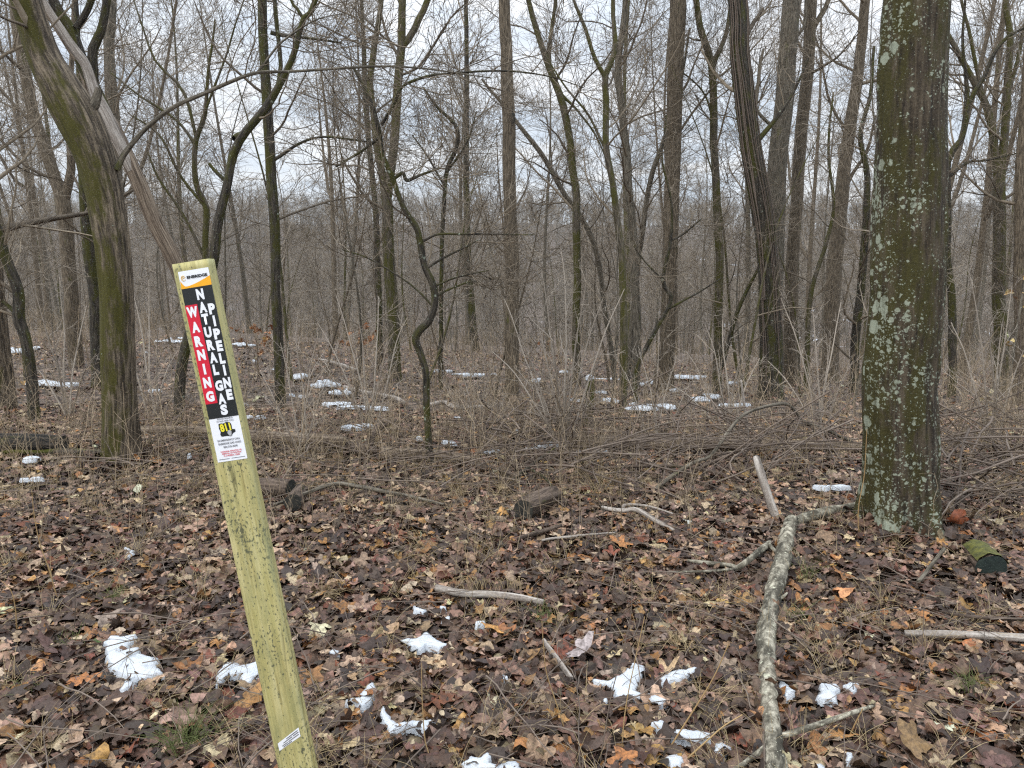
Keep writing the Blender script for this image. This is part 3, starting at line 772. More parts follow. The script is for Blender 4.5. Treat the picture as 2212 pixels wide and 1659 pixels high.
tree('smooth_brown_tree', 'thick smooth brown trunk standing straight between mossy stems', 'tree', 12.4,
     [[(1437, 868, 42), (1439, 820, 34), (1442, 694, 32), (1449, 527, 32), (1453, 352, 33), (1459, 176, 34), (1465, 0, 35)],
      [(1449, 220, 6), (1480, 190, 5), (1500, 140, 4), (1530, 70, 3)],
      [(1456, 300, 6), (1500, 240, 5), (1540, 190, 4), (1570, 170, 2)]],
     'bark_brown', 'thick brown trunk', 18, 50, K1=10, len1=2.4, t0=.5, ext=6, wig=.02)
tree('crooked_arm_sapling', 'thin dark sapling with crooked arm crossing the thick brown trunk', 'tree', 10.,
     [[(1372, 860, 11), (1376, 795, 11), (1396, 747, 10), (1422, 700, 10), (1441, 668, 9), (1449, 641, 9), (1434, 606, 9), (1448, 518, 7), (1452, 440, 5), (1430, 340, 4), (1440, 250, 3)],
      [(1441, 667, 6), (1470, 652, 5), (1510, 632, 4), (1560, 600, 3)],
      [(1434, 606, 5), (1400, 570, 4), (1370, 530, 3)],
      [(1448, 520, 5), (1480, 500, 4), (1515, 470, 3)]], 'bark_dark', None, 8, 50, K1=6, len1=.9, t0=.4, ext=1)
tree('slim_mossy_tree', 'slim green tree with a short fork at the top beside thick brown trunk', 'tree', 12.6,
     [[(1547, 845, 24), (1549, 790, 20), (1553, 694, 19), (1553, 560, 18), (1549, 480, 18), (1543, 352, 17), (1541, 246, 17), (1536, 137, 16), (1515, 70, 15), (1503, 0, 13)],
      [(1538, 150, 12), (1548, 118, 11), (1564, 84, 9), (1575, 40, 8), (1580, 0, 7)],
      [(1546, 290, 5), (1520, 200, 4), (1470, 150, 3)]],
     'bark_green', 'slim mossy stem', 12, 50, K1=10, len1=1.7, t0=.35, ext=4)
r17, P17, R17 = tree('vine_wrapped_tree', 'thick dark swaying trunk wrapped in hanging vines, right of centre', 'tree', 11.2,
     [[(1663, 880, 62), (1666, 840, 52), (1664, 694, 47), (1656, 540, 42), (1640, 430, 44), (1621, 316, 42), (1607, 211, 42), (1597, 105, 40), (1592, 0, 39)],
      [(1640, 300, 12), (1680, 250, 9), (1720, 190, 6), (1750, 120, 4)]],
     'bark_dark', 'vine wrapped trunk', 20, 70, K1=10, len1=1.8, t0=.3, ext=5, wig=.03, relief=ridges(.07, 30, 5, .15))
G = Geo()
for k in range(11):
    a0 = rng.uniform(-2.6, .3) ; sl = rng.uniform(-.5, .5); i0 = int(rng.integers(0, 12)); i1 = int(rng.integers(38, 69))
    ii = np.arange(i0, i1); an = a0 + sl * np.sin(ii * .09 + k) + rng.normal(0, .03, len(ii)).cumsum() * .6
    V_ = P17[ii] + np.stack([np.cos(an), np.sin(an), 0 * an], -1) * (R17[ii] * 1.06 + rng.uniform(0, .02))[:, None]
    G.tubes(V_, np.full(len(ii), rng.uniform(.005, .013)), 5)
G.build('vine', M['stick'], r17, np.array(r17.location))
tree('leaning_grey_tree', 'broad grey trunk leaning right, its foot behind the vine wrapped one', 'tree', 14.5,
     [[(1668, 840, 42), (1670, 650, 40), (1674, 492, 40), (1680, 352, 40), (1695, 211, 39), (1702, 105, 38), (1711, 0, 37)],
      [(1700, 300, 9), (1640, 245, 7), (1600, 160, 5)], [(1712, 90, 8), (1735, 60, 7), (1742, 0, 6)]], 'bark_grey', None, 16, 40, K1=9, len1=2.4, t0=.5, ext=6)
tree('forked_brown_tree', 'straight brown trunk with a small high fork right of the leaning grey one', 'tree', 15.,
     [[(1706, 855, 34), (1707, 760, 29), (1711, 600, 27), (1719, 457, 26), (1727, 352, 26), (1735, 246, 26), (1747, 120, 25), (1754, 0, 24)],
      [(1757, 60, 12), (1775, 30, 11), (1790, 0, 10)]], 'bark_brown', None, 14, 40, K1=11, len1=2.3, t0=.45, ext=5)
tree('tapered_leaning_tree', 'brown trunk leaning right and tapering, left of the biggest lichened trunk', 'tree', 16.5,
     [[(1792, 830, 44), (1794, 765, 35), (1798, 640, 33), (1806, 540, 32), (1815, 440, 30), (1826, 352, 27), (1839, 264, 25), (1856, 141, 22), (1870, 0, 20)],
      [(1818, 430, 10), (1840, 380, 8), (1870, 330, 6), (1890, 250, 5)]], 'bark_brown', 'tapered leaning trunk', 14, 40, K1=13, len1=2.4, t0=.35, ext=5)
tree('ivy_dark_tree', 'narrow dark ivy grown stem just left of the biggest lichened trunk', 'tree', 13.,
     [[(1845, 830, 19), (1850, 720, 18), (1862, 600, 17), (1872, 480, 15), (1870, 360, 12), (1858, 290, 10), (1880, 200, 8), (1890, 100, 6)]], 'bark_dark', None, 10, 40, K1=14, len1=1.6, t0=.1, ext=2)
tree('bent_dark_tree', 'dark tree with a knee bend just right of the biggest lichened trunk', 'tree', 12.,
     [[(2057, 838, 19), (2058, 765, 17), (2056, 659, 16), (2046, 540, 15), (2048, 440, 14), (2050, 345, 14), (2078, 299, 13), (2087, 228, 12), (2085, 169, 8), (2078, 90, 6), (2085, 0, 5)],
      [(2087, 232, 11), (2104, 200, 10), (2123, 169, 9), (2150, 115, 8), (2180, 78, 7), (2225, 55, 5)],
      [(2052, 380, 8), (2090, 350, 6), (2130, 345, 5), (2200, 330, 3)]], 'bark_dark', None, 10, 50, K1=10, len1=1.6, t0=.3, ext=3)
tree('right_forked_tree', 'mossy tree near right edge splitting into spreading limbs', 'tree', 13.5,
     [[(2164, 840, 34), (2164, 760, 28), (2158, 659, 26), (2161, 518, 25), (2158, 400, 24), (2168, 320, 17), (2172, 246, 16), (2183, 88, 13), (2172, 0, 12)],
      [(2157, 395, 16), (2134, 246, 15), (2102, 176, 13), (2053, 81, 10), (2020, 30, 8)],
      [(2134, 260, 9), (2110, 150, 8), (2090, 60, 7), (2075, 0, 6)],
      [(2175, 210, 9), (2200, 120, 8), (2220, 20, 7)]],
     'bark_green', 'right forked trunk', 14, 50, K1=12, len1=2., t0=.3, ext=4)
tree('right_edge_tree', 'pale tan trunk on the right edge of the view', 'tree', 11.,
     [[(2208, 840, 30), (2206, 700, 26), (2202, 560, 24), (2206, 400, 24), (2214, 260, 22), (2222, 100, 18), (2226, 0, 16)]], 'bark_brown', None, 12, 40, K1=14, len1=1.8, t0=.25, ext=4)
tree('bending_sapling', 'thin dark sapling bending out and back between twisted sapling and central trunk', 'tree', 11.,
     [[(952, 830, 10), (952, 650, 9), (953, 527, 9), (963, 380, 9), (986, 318, 9), (984, 274, 8), (942, 228, 6), (915, 190, 4)],
      [(965, 375, 5), (1010, 300, 4), (1030, 240, 3)], [(960, 400, 5), (920, 330, 4), (890, 290, 3)]], 'bark_dark', None, 8, 50, K1=12, len1=1.3, t0=.25, ext=1)
tree('dark_pole_tree', 'slim dark upright stem touching the twin green stems on their left', 'tree', 16.,
     [[(821, 800, 15), (819, 700, 14), (815, 518, 13), (800, 330, 12), (790, 200, 11), (785, 60, 9), (780, 0, 8)]], 'bark_dark', None, 10, 40, K1=16, len1=2.4, t0=.2, ext=4)
tree('slanting_sapling', 'thin stem slanting up left across the thick brown trunk', 'tree', 13.,
     [[(1352, 850, 12), (1372, 640, 11), (1385, 527, 11), (1406, 387, 11), (1425, 330, 10), (1440, 290, 8), (1470, 180, 6), (1490, 60, 5)]], 'bark_grey', None, 8, 40, K1=14, len1=1.8, t0=.25, ext=3)
tree('leaning_pole', 'thin dark dead pole leaning right against the vine wrapped trunk', 'tree', 11.6,
     [[(1540, 850, 9), (1571, 747, 10), (1593, 677, 9), (1618, 620, 8), (1640, 580, 6), (1655, 545, 4)]], 'bark_dark', None, 8, 30, K1=6, len1=.8, t0=.3, ext=1)
tree('mossy_sapling', 'thin mossy sapling curving up right of the forked brown trunk', 'tree', 13.,
     [[(1740, 850, 12), (1744, 729, 11), (1752, 640, 11), (1764, 585, 10), (1786, 518, 9), (1800, 440, 7), (1790, 330, 6), (1800, 200, 4)]], 'bark_green', None, 8, 40, K1=14, len1=1.5, t0=.2, ext=2)
tree('bush_stem_tree', 'thin leaning grey tree crossing behind the straight central trunk', 'tree', 14.,
     [[(1330, 820, 11), (1290, 560, 11), (1262, 480, 11), (1220, 420, 11), (1180, 350, 11), (1140, 295, 10), (1080, 220, 7), (1040, 170, 5)]], 'bark_grey', None, 8, 40, K1=14, len1=1.7, t0=.2, ext=2)

# ------------------------------------------------------------------ stump
P = on_ground(1272, 928)
st = thing('mossy_stump', 'short broken mossy stump with snow on its top', 'stump', P)
G = Geo(); zt = at_dist(1270, 818, P[1])[2]
hh = np.linspace(P[2] - .05, zt, 20); r0 = 18 / 2 * axis_depth(P) / F
G.tubes(np.stack([P[0] + .01 * np.sin(hh * 9), np.full(20, P[1]), hh], -1), r0 * (1 + .5 * np.exp(-(hh - P[2]) / .08)), 16, True, ridges(.12, 30, 2)); G.build('stump_body', M['bark_mosslog'], st, P)
tag(st)
bm_ = Geo(); th = np.linspace(0, 2 * np.pi, 14, endpoint=False)
bm_.tubes(np.array([[P[0], P[1], zt - .01], [P[0], P[1], zt + .02], [P[0], P[1], zt + .035], [P[0], P[1], zt + .04]]), np.array([r0 * 1.05, r0, r0 * .6, .004]), 14); sc_o = bm_.build('snow_heap', M['snow'], None, P)
tag(sc_o, 'small cap of snow sitting on the broken mossy stump', 'snow', 'melting snow patches')

# ------------------------------------------------------------------ distant and mid-distance trees
def proto_tree(hgt, r, fork, seed):
    """returns (trunk Geo, crown Geo) standing at the origin"""
    GT, GC = Geo(), Geo()
    n = 30; t = np.linspace(0, 1, n)
    b1, b2, ph = rng.uniform(-.05, .05) * hgt, rng.uniform(-.03, .03) * hgt, rng.uniform(0, 6)
    P = np.stack([b1 * t + .012 * hgt * np.sin(t * 6 + ph), b2 * t + .01 * hgt * np.sin(t * 5 + ph * 2), hgt * t - .3], -1)
    R = r * (1 - .85 * t) * (1 + .5 * np.exp(-t * 40)); R = np.maximum(R, .006)
    stems = [(P, R)]
    GT.tubes(P, R, 10)
    if fork:
        k = int(n * rng.uniform(.25, .5)); m = n - k
        az = rng.uniform(0, 6.28); s = np.linspace(0, 1, m)
        d = np.array([math.cos(az), math.sin(az)]) * rng.uniform(.10, .2) * hgt
        P2 = P[k][None] + np.stack([d[0] * np.sqrt(s), d[1] * np.sqrt(s), (hgt * .93 - P[k, 2]) * s], -1)
        R2 = np.maximum(R[k] * .8 * (1 - .9 * s), .006)
        GT.tubes(P2, R2, 8); stems.append((P2, R2))
    for Pq, Rq in stems:
        f = 1 if len(stems) == 1 else .6
        l = hgt * .26
        L1, R1 = grow(Pq[None], Rq[None], int(24 * f), l * .35, l, (25, 62), 9, .12, .07, .28, .99, .5, .05, .012)
        GC.tubes(L1, R1, 4)
        L2, R2 = grow(L1, R1, 7, l * .2, l * .5, (28, 60), 6, .15, .05, .15, 1., .6, .02, .0085)
        GC.tubes(L2, R2, 3)
        L3, R3 = grow(L2, R2, 5, l * .10, l * .36, (25, 55), 5, .13, .05, .1, 1., .7, .01, .0056)
        GC.tubes(L3, R3, 3)
        L4, R4 = grow(L3, R3, 1, l * .05, l * .16, (28, 60), 3, .15, .03, .2, 1., .8, .007, .0055)
        GC.tubes(L4, R4, 3)
    return GT, GC
def proto_sapling(hgt, r):
    GT, GC = Geo(), Geo(); n = 18; t = np.linspace(0, 1, n)
    b = rng.uniform(-.25, .25, 2) * hgt; ph = rng.uniform(0, 6)
    P = np.stack([b[0] * t ** 1.5 + .02 * hgt * np.sin(t * 7 + ph), b[1] * t ** 1.5 + .02 * hgt * np.cos(t * 6 + ph), hgt * t - .1], -1)
    R = np.maximum(r * (1 - .85 * t), .004); GT.tubes(P, R, 7)
    L1, R1 = grow(P[None], R[None], 16, hgt * .14, hgt * .38, (40, 80), 8, .14, .02, .2, .98, .55, .02, .0045)
    GC.tubes(L1, R1, 4)
    L2, R2 = grow(L1, R1, 6, hgt * .07, hgt * .18, (30, 65), 5, .15, .02, .15, 1., .65, .01, .0035); GC.tubes(L2, R2, 3)
    L3, R3 = grow(L2, R2, 4, hgt * .03, hgt * .09, (30, 65), 4, .15, .02, .15, 1., .7, .006, .0027); GC.tubes(L3, R3, 3)
    return GT, GC

REFS.sort()
ORD = ['first', 'second', 'third', 'fourth', 'fifth', 'sixth', 'seventh', 'eighth', 'ninth', 'tenth', 'eleventh', 'twelfth', 'thirteenth', 'fourteenth', 'fifteenth', 'sixteenth', 'seventeenth', 'eighteenth', 'nineteenth', 'twentieth', 'twenty-first', 'twenty-second', 'twenty-third', 'twenty-fourth', 'twenty-fifth', 'twenty-sixth', 'twenty-seventh', 'twenty-eighth']
def between_labels(items, kind):
    """items: [(u, object)] -> a label by order between the two nearest landmark trunks"""
    ends = [-1e9] + [r[0] for r in REFS] + [1e9]
    for g in range(len(ends) - 1):
        sel = sorted([i for i in items if ends[g] <= i[0] < ends[g + 1]], key=lambda q: q[0])
        a = REFS[g - 1][1] if g > 0 else 'left picture edge'
        b = REFS[g][1] if g < len(REFS) else 'right picture edge'
        for k, (u, o) in enumerate(sel):
            o['label'] = f'{kind}, {ORD[min(k, 27)]} from left between {a} and {b}'

def copy_thing(root):
    c = root.copy(); COL.objects.link(c)
    for ch in root.children:
        d = ch.copy(); COL.objects.link(d); d.parent = c
    return c

protos = []
barks = ['bark_grey', 'bark_brown', 'bark_green', 'bark_grey', 'bark_brown', 'bark_grey', 'bark_green', 'bark_brown', 'bark_dark']
for i in range(9):
    hgt = rng.uniform(13, 18); GT, GC = proto_tree(hgt, rng.uniform(.09, .15), i % 3 == 1, i)
    root = thing('woodland_tree', 'x', 'tree', (0, 0, 0), 'bare trees in the woods behind')
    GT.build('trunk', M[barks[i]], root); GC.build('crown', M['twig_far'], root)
    protos.append(root)
# positions: spread evenly over the view at several distances, no two on the same line of sight too close
pos = []
def scatter(n, d0, d1, mind, umin=-120, umax=2332):
    tries = 0; got = 0
    while got < n and tries < 6000:
        tries += 1
        u = rng.uniform(umin, umax); d = math.sqrt(rng.uniform(d0 ** 2, d1 ** 2))
        x = (u - CX) / F * d * 1.02
        if all((x - q[0]) ** 2 + (d - q[1]) ** 2 > mind ** 2 for q in pos):
            pos.append((x, d, u)); got += 1
scatter(15, 18, 32, 2.5); scatter(26, 32, 55, 3.0); scatter(64, 55, 92, 3.0)
items = []
for i, (x, d, u) in enumerate(pos):
    o = protos[i] if i < len(protos) else copy_thing(protos[int(rng.integers(len(protos)))])
    o.location = (x, d, float(ground(x, d)))
    s = rng.uniform(.7, 1.15); o.scale = (s, s, s * rng.uniform(.9, 1.1)); o.rotation_euler = (rng.normal(0, .03), rng.normal(0, .03), rng.uniform(0, 6.28))
    items.append((u, o))
between_labels(items, 'distant bare tree')

sprot = []
for i in range(7):
    GT, GC = proto_sapling(rng.uniform(2.8, 6.), rng.uniform(.014, .03))
    root = thing('bare_sapling', 'x', 'sapling', (0, 0, 0), 'thin bare saplings in the brush')
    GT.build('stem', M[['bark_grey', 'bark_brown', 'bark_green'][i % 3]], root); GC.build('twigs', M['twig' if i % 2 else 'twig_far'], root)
    sprot.append(root)
pos = []; scatter(26, 8.5, 14, .9, -60, 2270); scatter(40, 14, 27, 1.3, -60, 2270)
items = []
for i, (x, d, u) in enumerate(pos):
    o = sprot[i] if i < len(sprot) else copy_thing(sprot[int(rng.integers(len(sprot)))])
    o.location = (x, d, float(ground(x, d))); s = rng.uniform(.7, 1.2); o.scale = (s, s, s); o.rotation_euler = (rng.normal(0, .08), rng.normal(0, .08), rng.uniform(0, 6.28))
    items.append((u, o))
between_labels(items, 'thin sapling')

# far-off wood: valley and the opposite hillside, one mass
def far_wood(n, d0, d1):
    variants = []
    for k in range(6):
        G = Geo(); h = 1.; t = np.linspace(0, 1, 5)
        P = np.stack([.03 * np.sin(t * 4 + k), .03 * np.cos(t * 3 + k), t], -1); R = .0095 * (1 - .85 * t)
        G.tubes(P, R, 3)
        L1, R1 = grow(P[None], R[None], 16, .14, .34, (25, 60), 4, .12, .1, .25, .98, .5, .01, .0036); G.tubes(L1, R1, 3)
        L2, R2 = grow(L1, R1, 5, .06, .15, (28, 60), 3, .12, .06, .2, 1., .6, .01, .0028); G.tubes(L2, R2, 3)
        variants.append((np.concatenate(G.V), np.concatenate(G.F4), np.concatenate(G.B)))
    d = np.sqrt(rng.uniform(d0 ** 2, d1 ** 2, n)); a = rng.uniform(-.80, .80, n); x = a * d
    z = ground(x, d); hh = rng.uniform(11, 19, n); ro = rng.uniform(0, 6.28, n); kk = rng.integers(0, 6, n)
    Vs, Fs, Bs, Ts = [], [], [], []; off = 0
    for i in range(n):
        V, Q, B = variants[kk[i]]
        c, s = math.cos(ro[i]) * hh[i], math.sin(ro[i]) * hh[i]
        Vs.append(np.stack([x[i] + V[:, 0] * c - V[:, 1] * s, d[i] + V[:, 0] * s + V[:, 1] * c, z[i] + V[:, 2] * hh[i]], -1))
        Fs.append(Q + off); Bs.append(B * hh[i]); Ts.append(np.full(len(V), rng.uniform())); off += len(V)
    return make_mesh('distant_wood', np.concatenate(Vs), [np.concatenate(Fs)], {'bark': np.concatenate(Bs), 'tint': np.concatenate(Ts)})
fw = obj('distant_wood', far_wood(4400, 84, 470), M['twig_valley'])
tag(fw, 'mass of bare trees filling the valley and opposite hillside', 'woodland', kind='stuff')

# ------------------------------------------------------------------ undergrowth
def brush(n, xy, hmin, hmax, lean=.5, K=4, thin=1.):
    x, y = xy
    G = Geo()
    z = ground(x, y)
    h = rng.uniform(hmin, hmax, n)
    az = rng.uniform(0, 6.28, n); bend = rng.uniform(.05, 1., n) ** 1.5 * lean * 2
    t = np.linspace(0, 1, 7)[None]
    out = (bend * h)[:, None] * t ** 1.8
    zz = h[:, None] * (t - .42 * np.minimum(bend, 1.2)[:, None] * t ** 2.2)
    P = np.stack([x[:, None] + np.cos(az)[:, None] * out, y[:, None] + np.sin(az)[:, None] * out, z[:, None] + zz - .02], -1)
    P[:, 1:, :] += rng.normal(0, .012, (n, 6, 3)).cumsum(1)
    R = rng.uniform(.0017, .0040, n)[:, None] * thin * np.linspace(1, .4, 7)[None]
    G.tubes(P, R, 3)
    if K:
        L1, R1 = grow(P, R, K, .12, .42, (30, 70), 4, .18, .03, .25, 1., .7, .004, .0012 * thin)
        G.tubes(L1, R1, 3)
    return G
def brush_xy(n, d0, d1, power=1.):
    d = d0 + (d1 - d0) * rng.uniform(0, 1, n) ** power
    u = rng.uniform(-80, 2290, n); x = (u - CX) / F * d
    keep = noise2(x, d, .6, 21) + rng.uniform(-.2, .2, n) > .42
    return x[keep], d[keep]
x, y = brush_xy(2300, 5.2, 9.5)
b1 = brush(len(x), (x, y), .12, .85, .36, 4, 1.1).build('undergrowth', M['brush'])
tag(b1, 'tangle of thin bare brambles and dead stems across the middle ground', 'undergrowth', kind='stuff')
x, y = brush_xy(3900, 9., 27, .8)
b2 = brush(len(x), (x, y), .3, 1.3, .36, 5, 1.5).build('undergrowth', M['brush'])
x, y = brush_xy(420, 3.7, 5.6)
b3 = brush(len(x), (x, y), .15, .75, .16, 3, .8).build('undergrowth', M['brush'])
tag(b3, 'sparse thin upright stems rising from the leaves before the thicket', 'undergrowth', kind='stuff')
tag(b2, 'grey brown thicket of bare shrub stems between the farther trunks', 'undergrowth', kind='stuff')

#PART2

# ------------------------------------------------------------------ traced shrubs
def shrub(name, label, u, v, tips, w=5, K=4, mat='pale_twig', leaves=None, cat='shrub', len1=.45):
    P0 = on_ground(u, v); G = Geo(); stems = []
    for (tu, tv, dd) in tips:
        E = at_dist(tu, tv, P0[1] + dd)
        s = P0 + np.array([rng.uniform(-.05, .05), rng.uniform(-.04, .04), -.03])
        m1 = s + (E - s) * .35 + np.array([0, 0, .06]) * np.linalg.norm(E - s); m2 = s + (E - s) * .7 + np.array([0, 0, .07]) * np.linalg.norm(E - s)
        A = resample(np.array([s, m1, m2, E]), 14, .05, rng.uniform(0, 99))
        r = w / 2 * P0[1] / F * np.linspace(1, .3, 14); stems.append((A, r)); G.tubes(A, r, 6)
    for A, r in stems:
        L1, R1 = grow(A[None], r[None], K + 4, len1 * .4, len1, (25, 65), 6, .14, .05, .15, 1., .6, .004, .0016); G.tubes(L1, R1, 3)
        L2, R2 = grow(L1, R1, K, len1 * .15, len1 * .4, (25, 65), 4, .14, .03, .2, 1., .7, .003, .0013); G.tubes(L2, R2, 3)
    o = G.build(name, M[mat], None, P0); tag(o, label, cat)
    return o, P0, stems

shrub('bare_shrub', 'fan shaped bare shrub of many grey stems below the central trunk', 1215, 985,
      [(1080, 640, .3), (1130, 600, -.2), (1165, 560, .2), (1190, 620, -.3), (1215, 540, .2), (1262, 600, -.2), (1300, 640, .3), (1350, 620, .1), (1120, 720, -.4), (1320, 740, -.4), (1060, 760, .2), (1240, 680, -.5)], 6)
shrub('bare_shrub', 'bare shrub with low spreading twigs left of the twisted sapling', 800, 930,
      [(690, 700, .3), (730, 640, .2), (770, 690, -.2), (820, 640, .2), (850, 720, -.3), (880, 690, .1), (660, 770, .1)], 5)
shrub('bare_shrub', 'bare shrub of thin arching stems right of the warning post', 660, 1000,
      [(560, 800, .2), (600, 740, -.1), (640, 700, .2), (690, 730, -.2), (720, 800, .2), (585, 860, -.3)], 4)
shrub('bare_shrub', 'bare pale shrub spreading just left of the warning post', 330, 900,
      [(290, 640, .2), (320, 600, .1), (340, 700, -.2), (380, 760, .2), (250, 700, .3), (395, 830, -.2)], 5)
shrub('bare_shrub', 'bare shrub with pale stems between dark bent stem and mossy trunk', 150, 905,
      [(75, 640, .2), (110, 690, -.1), (185, 660, .2), (205, 760, -.2), (60, 770, .2), (130, 600, .1)], 5)
shrub('bare_shrub', 'tall bare shrub just left of the biggest lichened trunk', 1770, 950,
      [(1690, 640, .2), (1720, 720, -.2), (1755, 660, .1), (1790, 730, -.2), (1815, 650, .2), (1842, 780, -.1), (1660, 780, .1)], 5)
shrub('bare_shrub', 'bare shrub with a pale arching stem near the right edge', 2150, 960,
      [(2050, 700, .2), (2087, 560, .1), (2120, 640, -.2), (2165, 700, .1), (2190, 620, .2), (2215, 760, -.2), (2070, 800, .1)], 5)
shrub('bare_shrub', 'low bare shrub in front of the vine wrapped trunk', 1575, 960,
      [(1480, 760, .2), (1520, 700, -.1), (1560, 680, .2), (1600, 760, -.2), (1640, 770, .1), (1450, 830, .1)], 5)
shrub('bare_shrub', 'low bare shrub between mossy V fork and the thick brown trunk', 1420, 975,
      [(1345, 800, .2), (1385, 760, .1), (1420, 720, -.1), (1455, 780, .1), (1490, 830, -.1)], 4)
shrub('bare_shrub', 'low bare shrub between twisted sapling and the fan shaped shrub', 1030, 975,
      [(950, 820, .1), (985, 760, .2), (1020, 730, -.1), (1060, 800, .1), (1090, 850, -.2)], 4)

# ------------------------------------------------------------------ leaves
def leaf_template(kind, dense):
    """flat leaf about 1 unit long, stem end at y=-.5: verts (n,2), quads, tris"""
    if kind == 'oval':
        rows = 6 if dense else 4
        V = []; t = np.linspace(0, 1, rows)
        wd = .30 * np.sin(np.pi * np.clip(t * .94 + .03, 0, 1)) ** .8
        cols = 5 if dense else 3
        for i in range(rows):
            for c in np.linspace(-1, 1, cols): V.append((wd[i] * c, t[i] - .5))
        idx = np.arange(rows * cols).reshape(rows, cols)
        Q = np.stack([idx[:-1, :-1], idx[:-1, 1:], idx[1:, 1:], idx[1:, :-1]], -1).reshape(-1, 4)
        return np.array(V), Q
    # lobed leaf: rings in polar layout, every template with its own ragged outline
    m = 27 if dense else 15
    th = np.linspace(-np.pi / 2, 1.5 * np.pi, m, endpoint=False)
    lobes, amp, rad, asp = {'maple': (5, .26, .5, 1.), 'maple2': (5, .20, .48, 1.15), 'oak': (7, .20, .46, .6), 'oak2': (9, .14, .46, .52), 'ragged': (3, .16, .42, .85), 'ragged2': (2, .22, .46, .7)}[kind]
    r = rad * (.80 + amp * np.cos((th - np.pi / 2) * lobes) + .10 * np.sin(th))
    r[0] *= .6
    r = r * (1 + rng.normal(0, .07, m)) * (1 + .12 * np.sin(th * 2 + rng.uniform(0, 6)))
    rings = [0.5, 1.] if dense else [1.]
    V = [(0, 0)]
    for k in rings: V += list(zip(r * k * np.cos(th) * asp, r * k * np.sin(th)))
    F = []
    for i in range(m):
        j = (i + 1) % m; F.append([0, 1 + i, 1 + j, 1 + j])
        if dense: F.append([1 + i, 1 + m + i, 1 + m + j, 1 + j])
    return np.array(V), np.array(F)

PAL = np.array([[.034, .019, .012], [.062, .034, .021], [.105, .058, .036], [.150, .087, .055], [.225, .138, .088], [.33, .225, .14], [.42, .30, .185], [.34, .18, .06], [.26, .115, .035], [.14, .045, .022], [.25, .175, .125]])  # wide dark-to-pale span puts some shade between leaves into their colours
def leaves(n, x, y, size, dense, wts, tilt=.5, zmax=.035, pal=PAL, lift=0.):
    Vs, Fs3, Fs4, Cs = [], [], [], []; off = 0
    kinds = ['oval', 'maple', 'oak', 'ragged', 'maple2', 'oak2', 'ragged2', 'oval', 'maple', 'ragged', 'maple2', 'oval']
    which = rng.integers(0, len(kinds), n)
    gz = ground(x, y)
    for k in range(len(kinds)):
        sel = np.where(which == k)[0]; m = len(sel)
        if m == 0: continue
        T, Q = leaf_template(kinds[k], dense); nv = len(T)
        s = rng.uniform(size[0], size[1], m)
        X = T[None, :, 0] * s[:, None] * rng.uniform(.8, 1.2, m)[:, None]; Y = T[None, :, 1] * s[:, None]
        # crinkle + curl: bend round a random axis in the leaf plane
        ph = rng.uniform(0, np.pi, m)[:, None]
        a = X * np.cos(ph) + Y * np.sin(ph); b = -X * np.sin(ph) + Y * np.cos(ph)
        rad = (s * np.exp(rng.uniform(np.log(.20), np.log(2.6), m)))[:, None] * np.sign(rng.uniform(-1, .6, m))[:, None] * -1
        a2 = rad * np.sin(np.clip(a / np.abs(rad), -2.6, 2.6)) * np.sign(rad); z = np.abs(rad) * (1 - np.cos(np.clip(a / np.abs(rad), -2.6, 2.6))) * np.sign(rad)
        z = z + b * b / s[:, None] * rng.uniform(-.35, .5, m)[:, None]
        z = z + s[:, None] * .05 * np.sin(a / s[:, None] * 9 + b / s[:, None] * 7 + ph * 9) + rng.normal(0, .018, (m, nv)) * s[:, None]
        P = np.stack([a2, b, z], -1)
        # orientation
        tx, ty, tz = rng.normal(0, tilt, m), rng.normal(0, tilt, m), rng.uniform(0, 2 * np.pi, m)
        def rot(P, ang, i, j):
            c, q = np.cos(ang)[:, None], np.sin(ang)[:, None]
            A, B = P[..., i].copy(), P[..., j].copy()
            P[..., i] = A * c - B * q; P[..., j] = A * q + B * c
        rot(P, tz, 0, 1); rot(P, tx, 1, 2); rot(P, ty, 0, 2)
        low = P[..., 2].min(1)
        h = rng.uniform(0, zmax, m)
        P[..., 0] += x[sel][:, None]; P[..., 1] += y[sel][:, None]
        P[..., 2] += (gz[sel] + h + lift - np.clip(low, -.05, 0) * .55)[:, None]
        c = pal[rng.choice(len(pal), m, p=wts)] * np.exp(rng.normal(0, .22, (m, 1))) * np.exp(rng.normal(0, .06, (m, 3)))
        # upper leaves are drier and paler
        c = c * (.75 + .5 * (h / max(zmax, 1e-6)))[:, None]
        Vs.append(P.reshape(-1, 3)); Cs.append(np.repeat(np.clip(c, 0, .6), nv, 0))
        F = (Q[None] + (np.arange(m) * nv)[:, None, None]).reshape(-1, 4) + off
        tri = F[:, 2] == F[:, 3]
        Fs4.append(F[~tri]); Fs3.append(F[tri][:, :3]); off += m * nv
    return np.concatenate(Vs), [np.concatenate(Fs4), np.concatenate(Fs3)], np.concatenate(Cs)

def leaf_mesh(name, V, Fs, C):
    me = make_mesh(name, V, Fs)
    ca = me.attributes.new('leafcol', 'FLOAT_COLOR', 'POINT')
    ca.data.foreach_set('color', np.column_stack([C, np.ones(len(C))]).astype(np.float32).ravel())
    return me

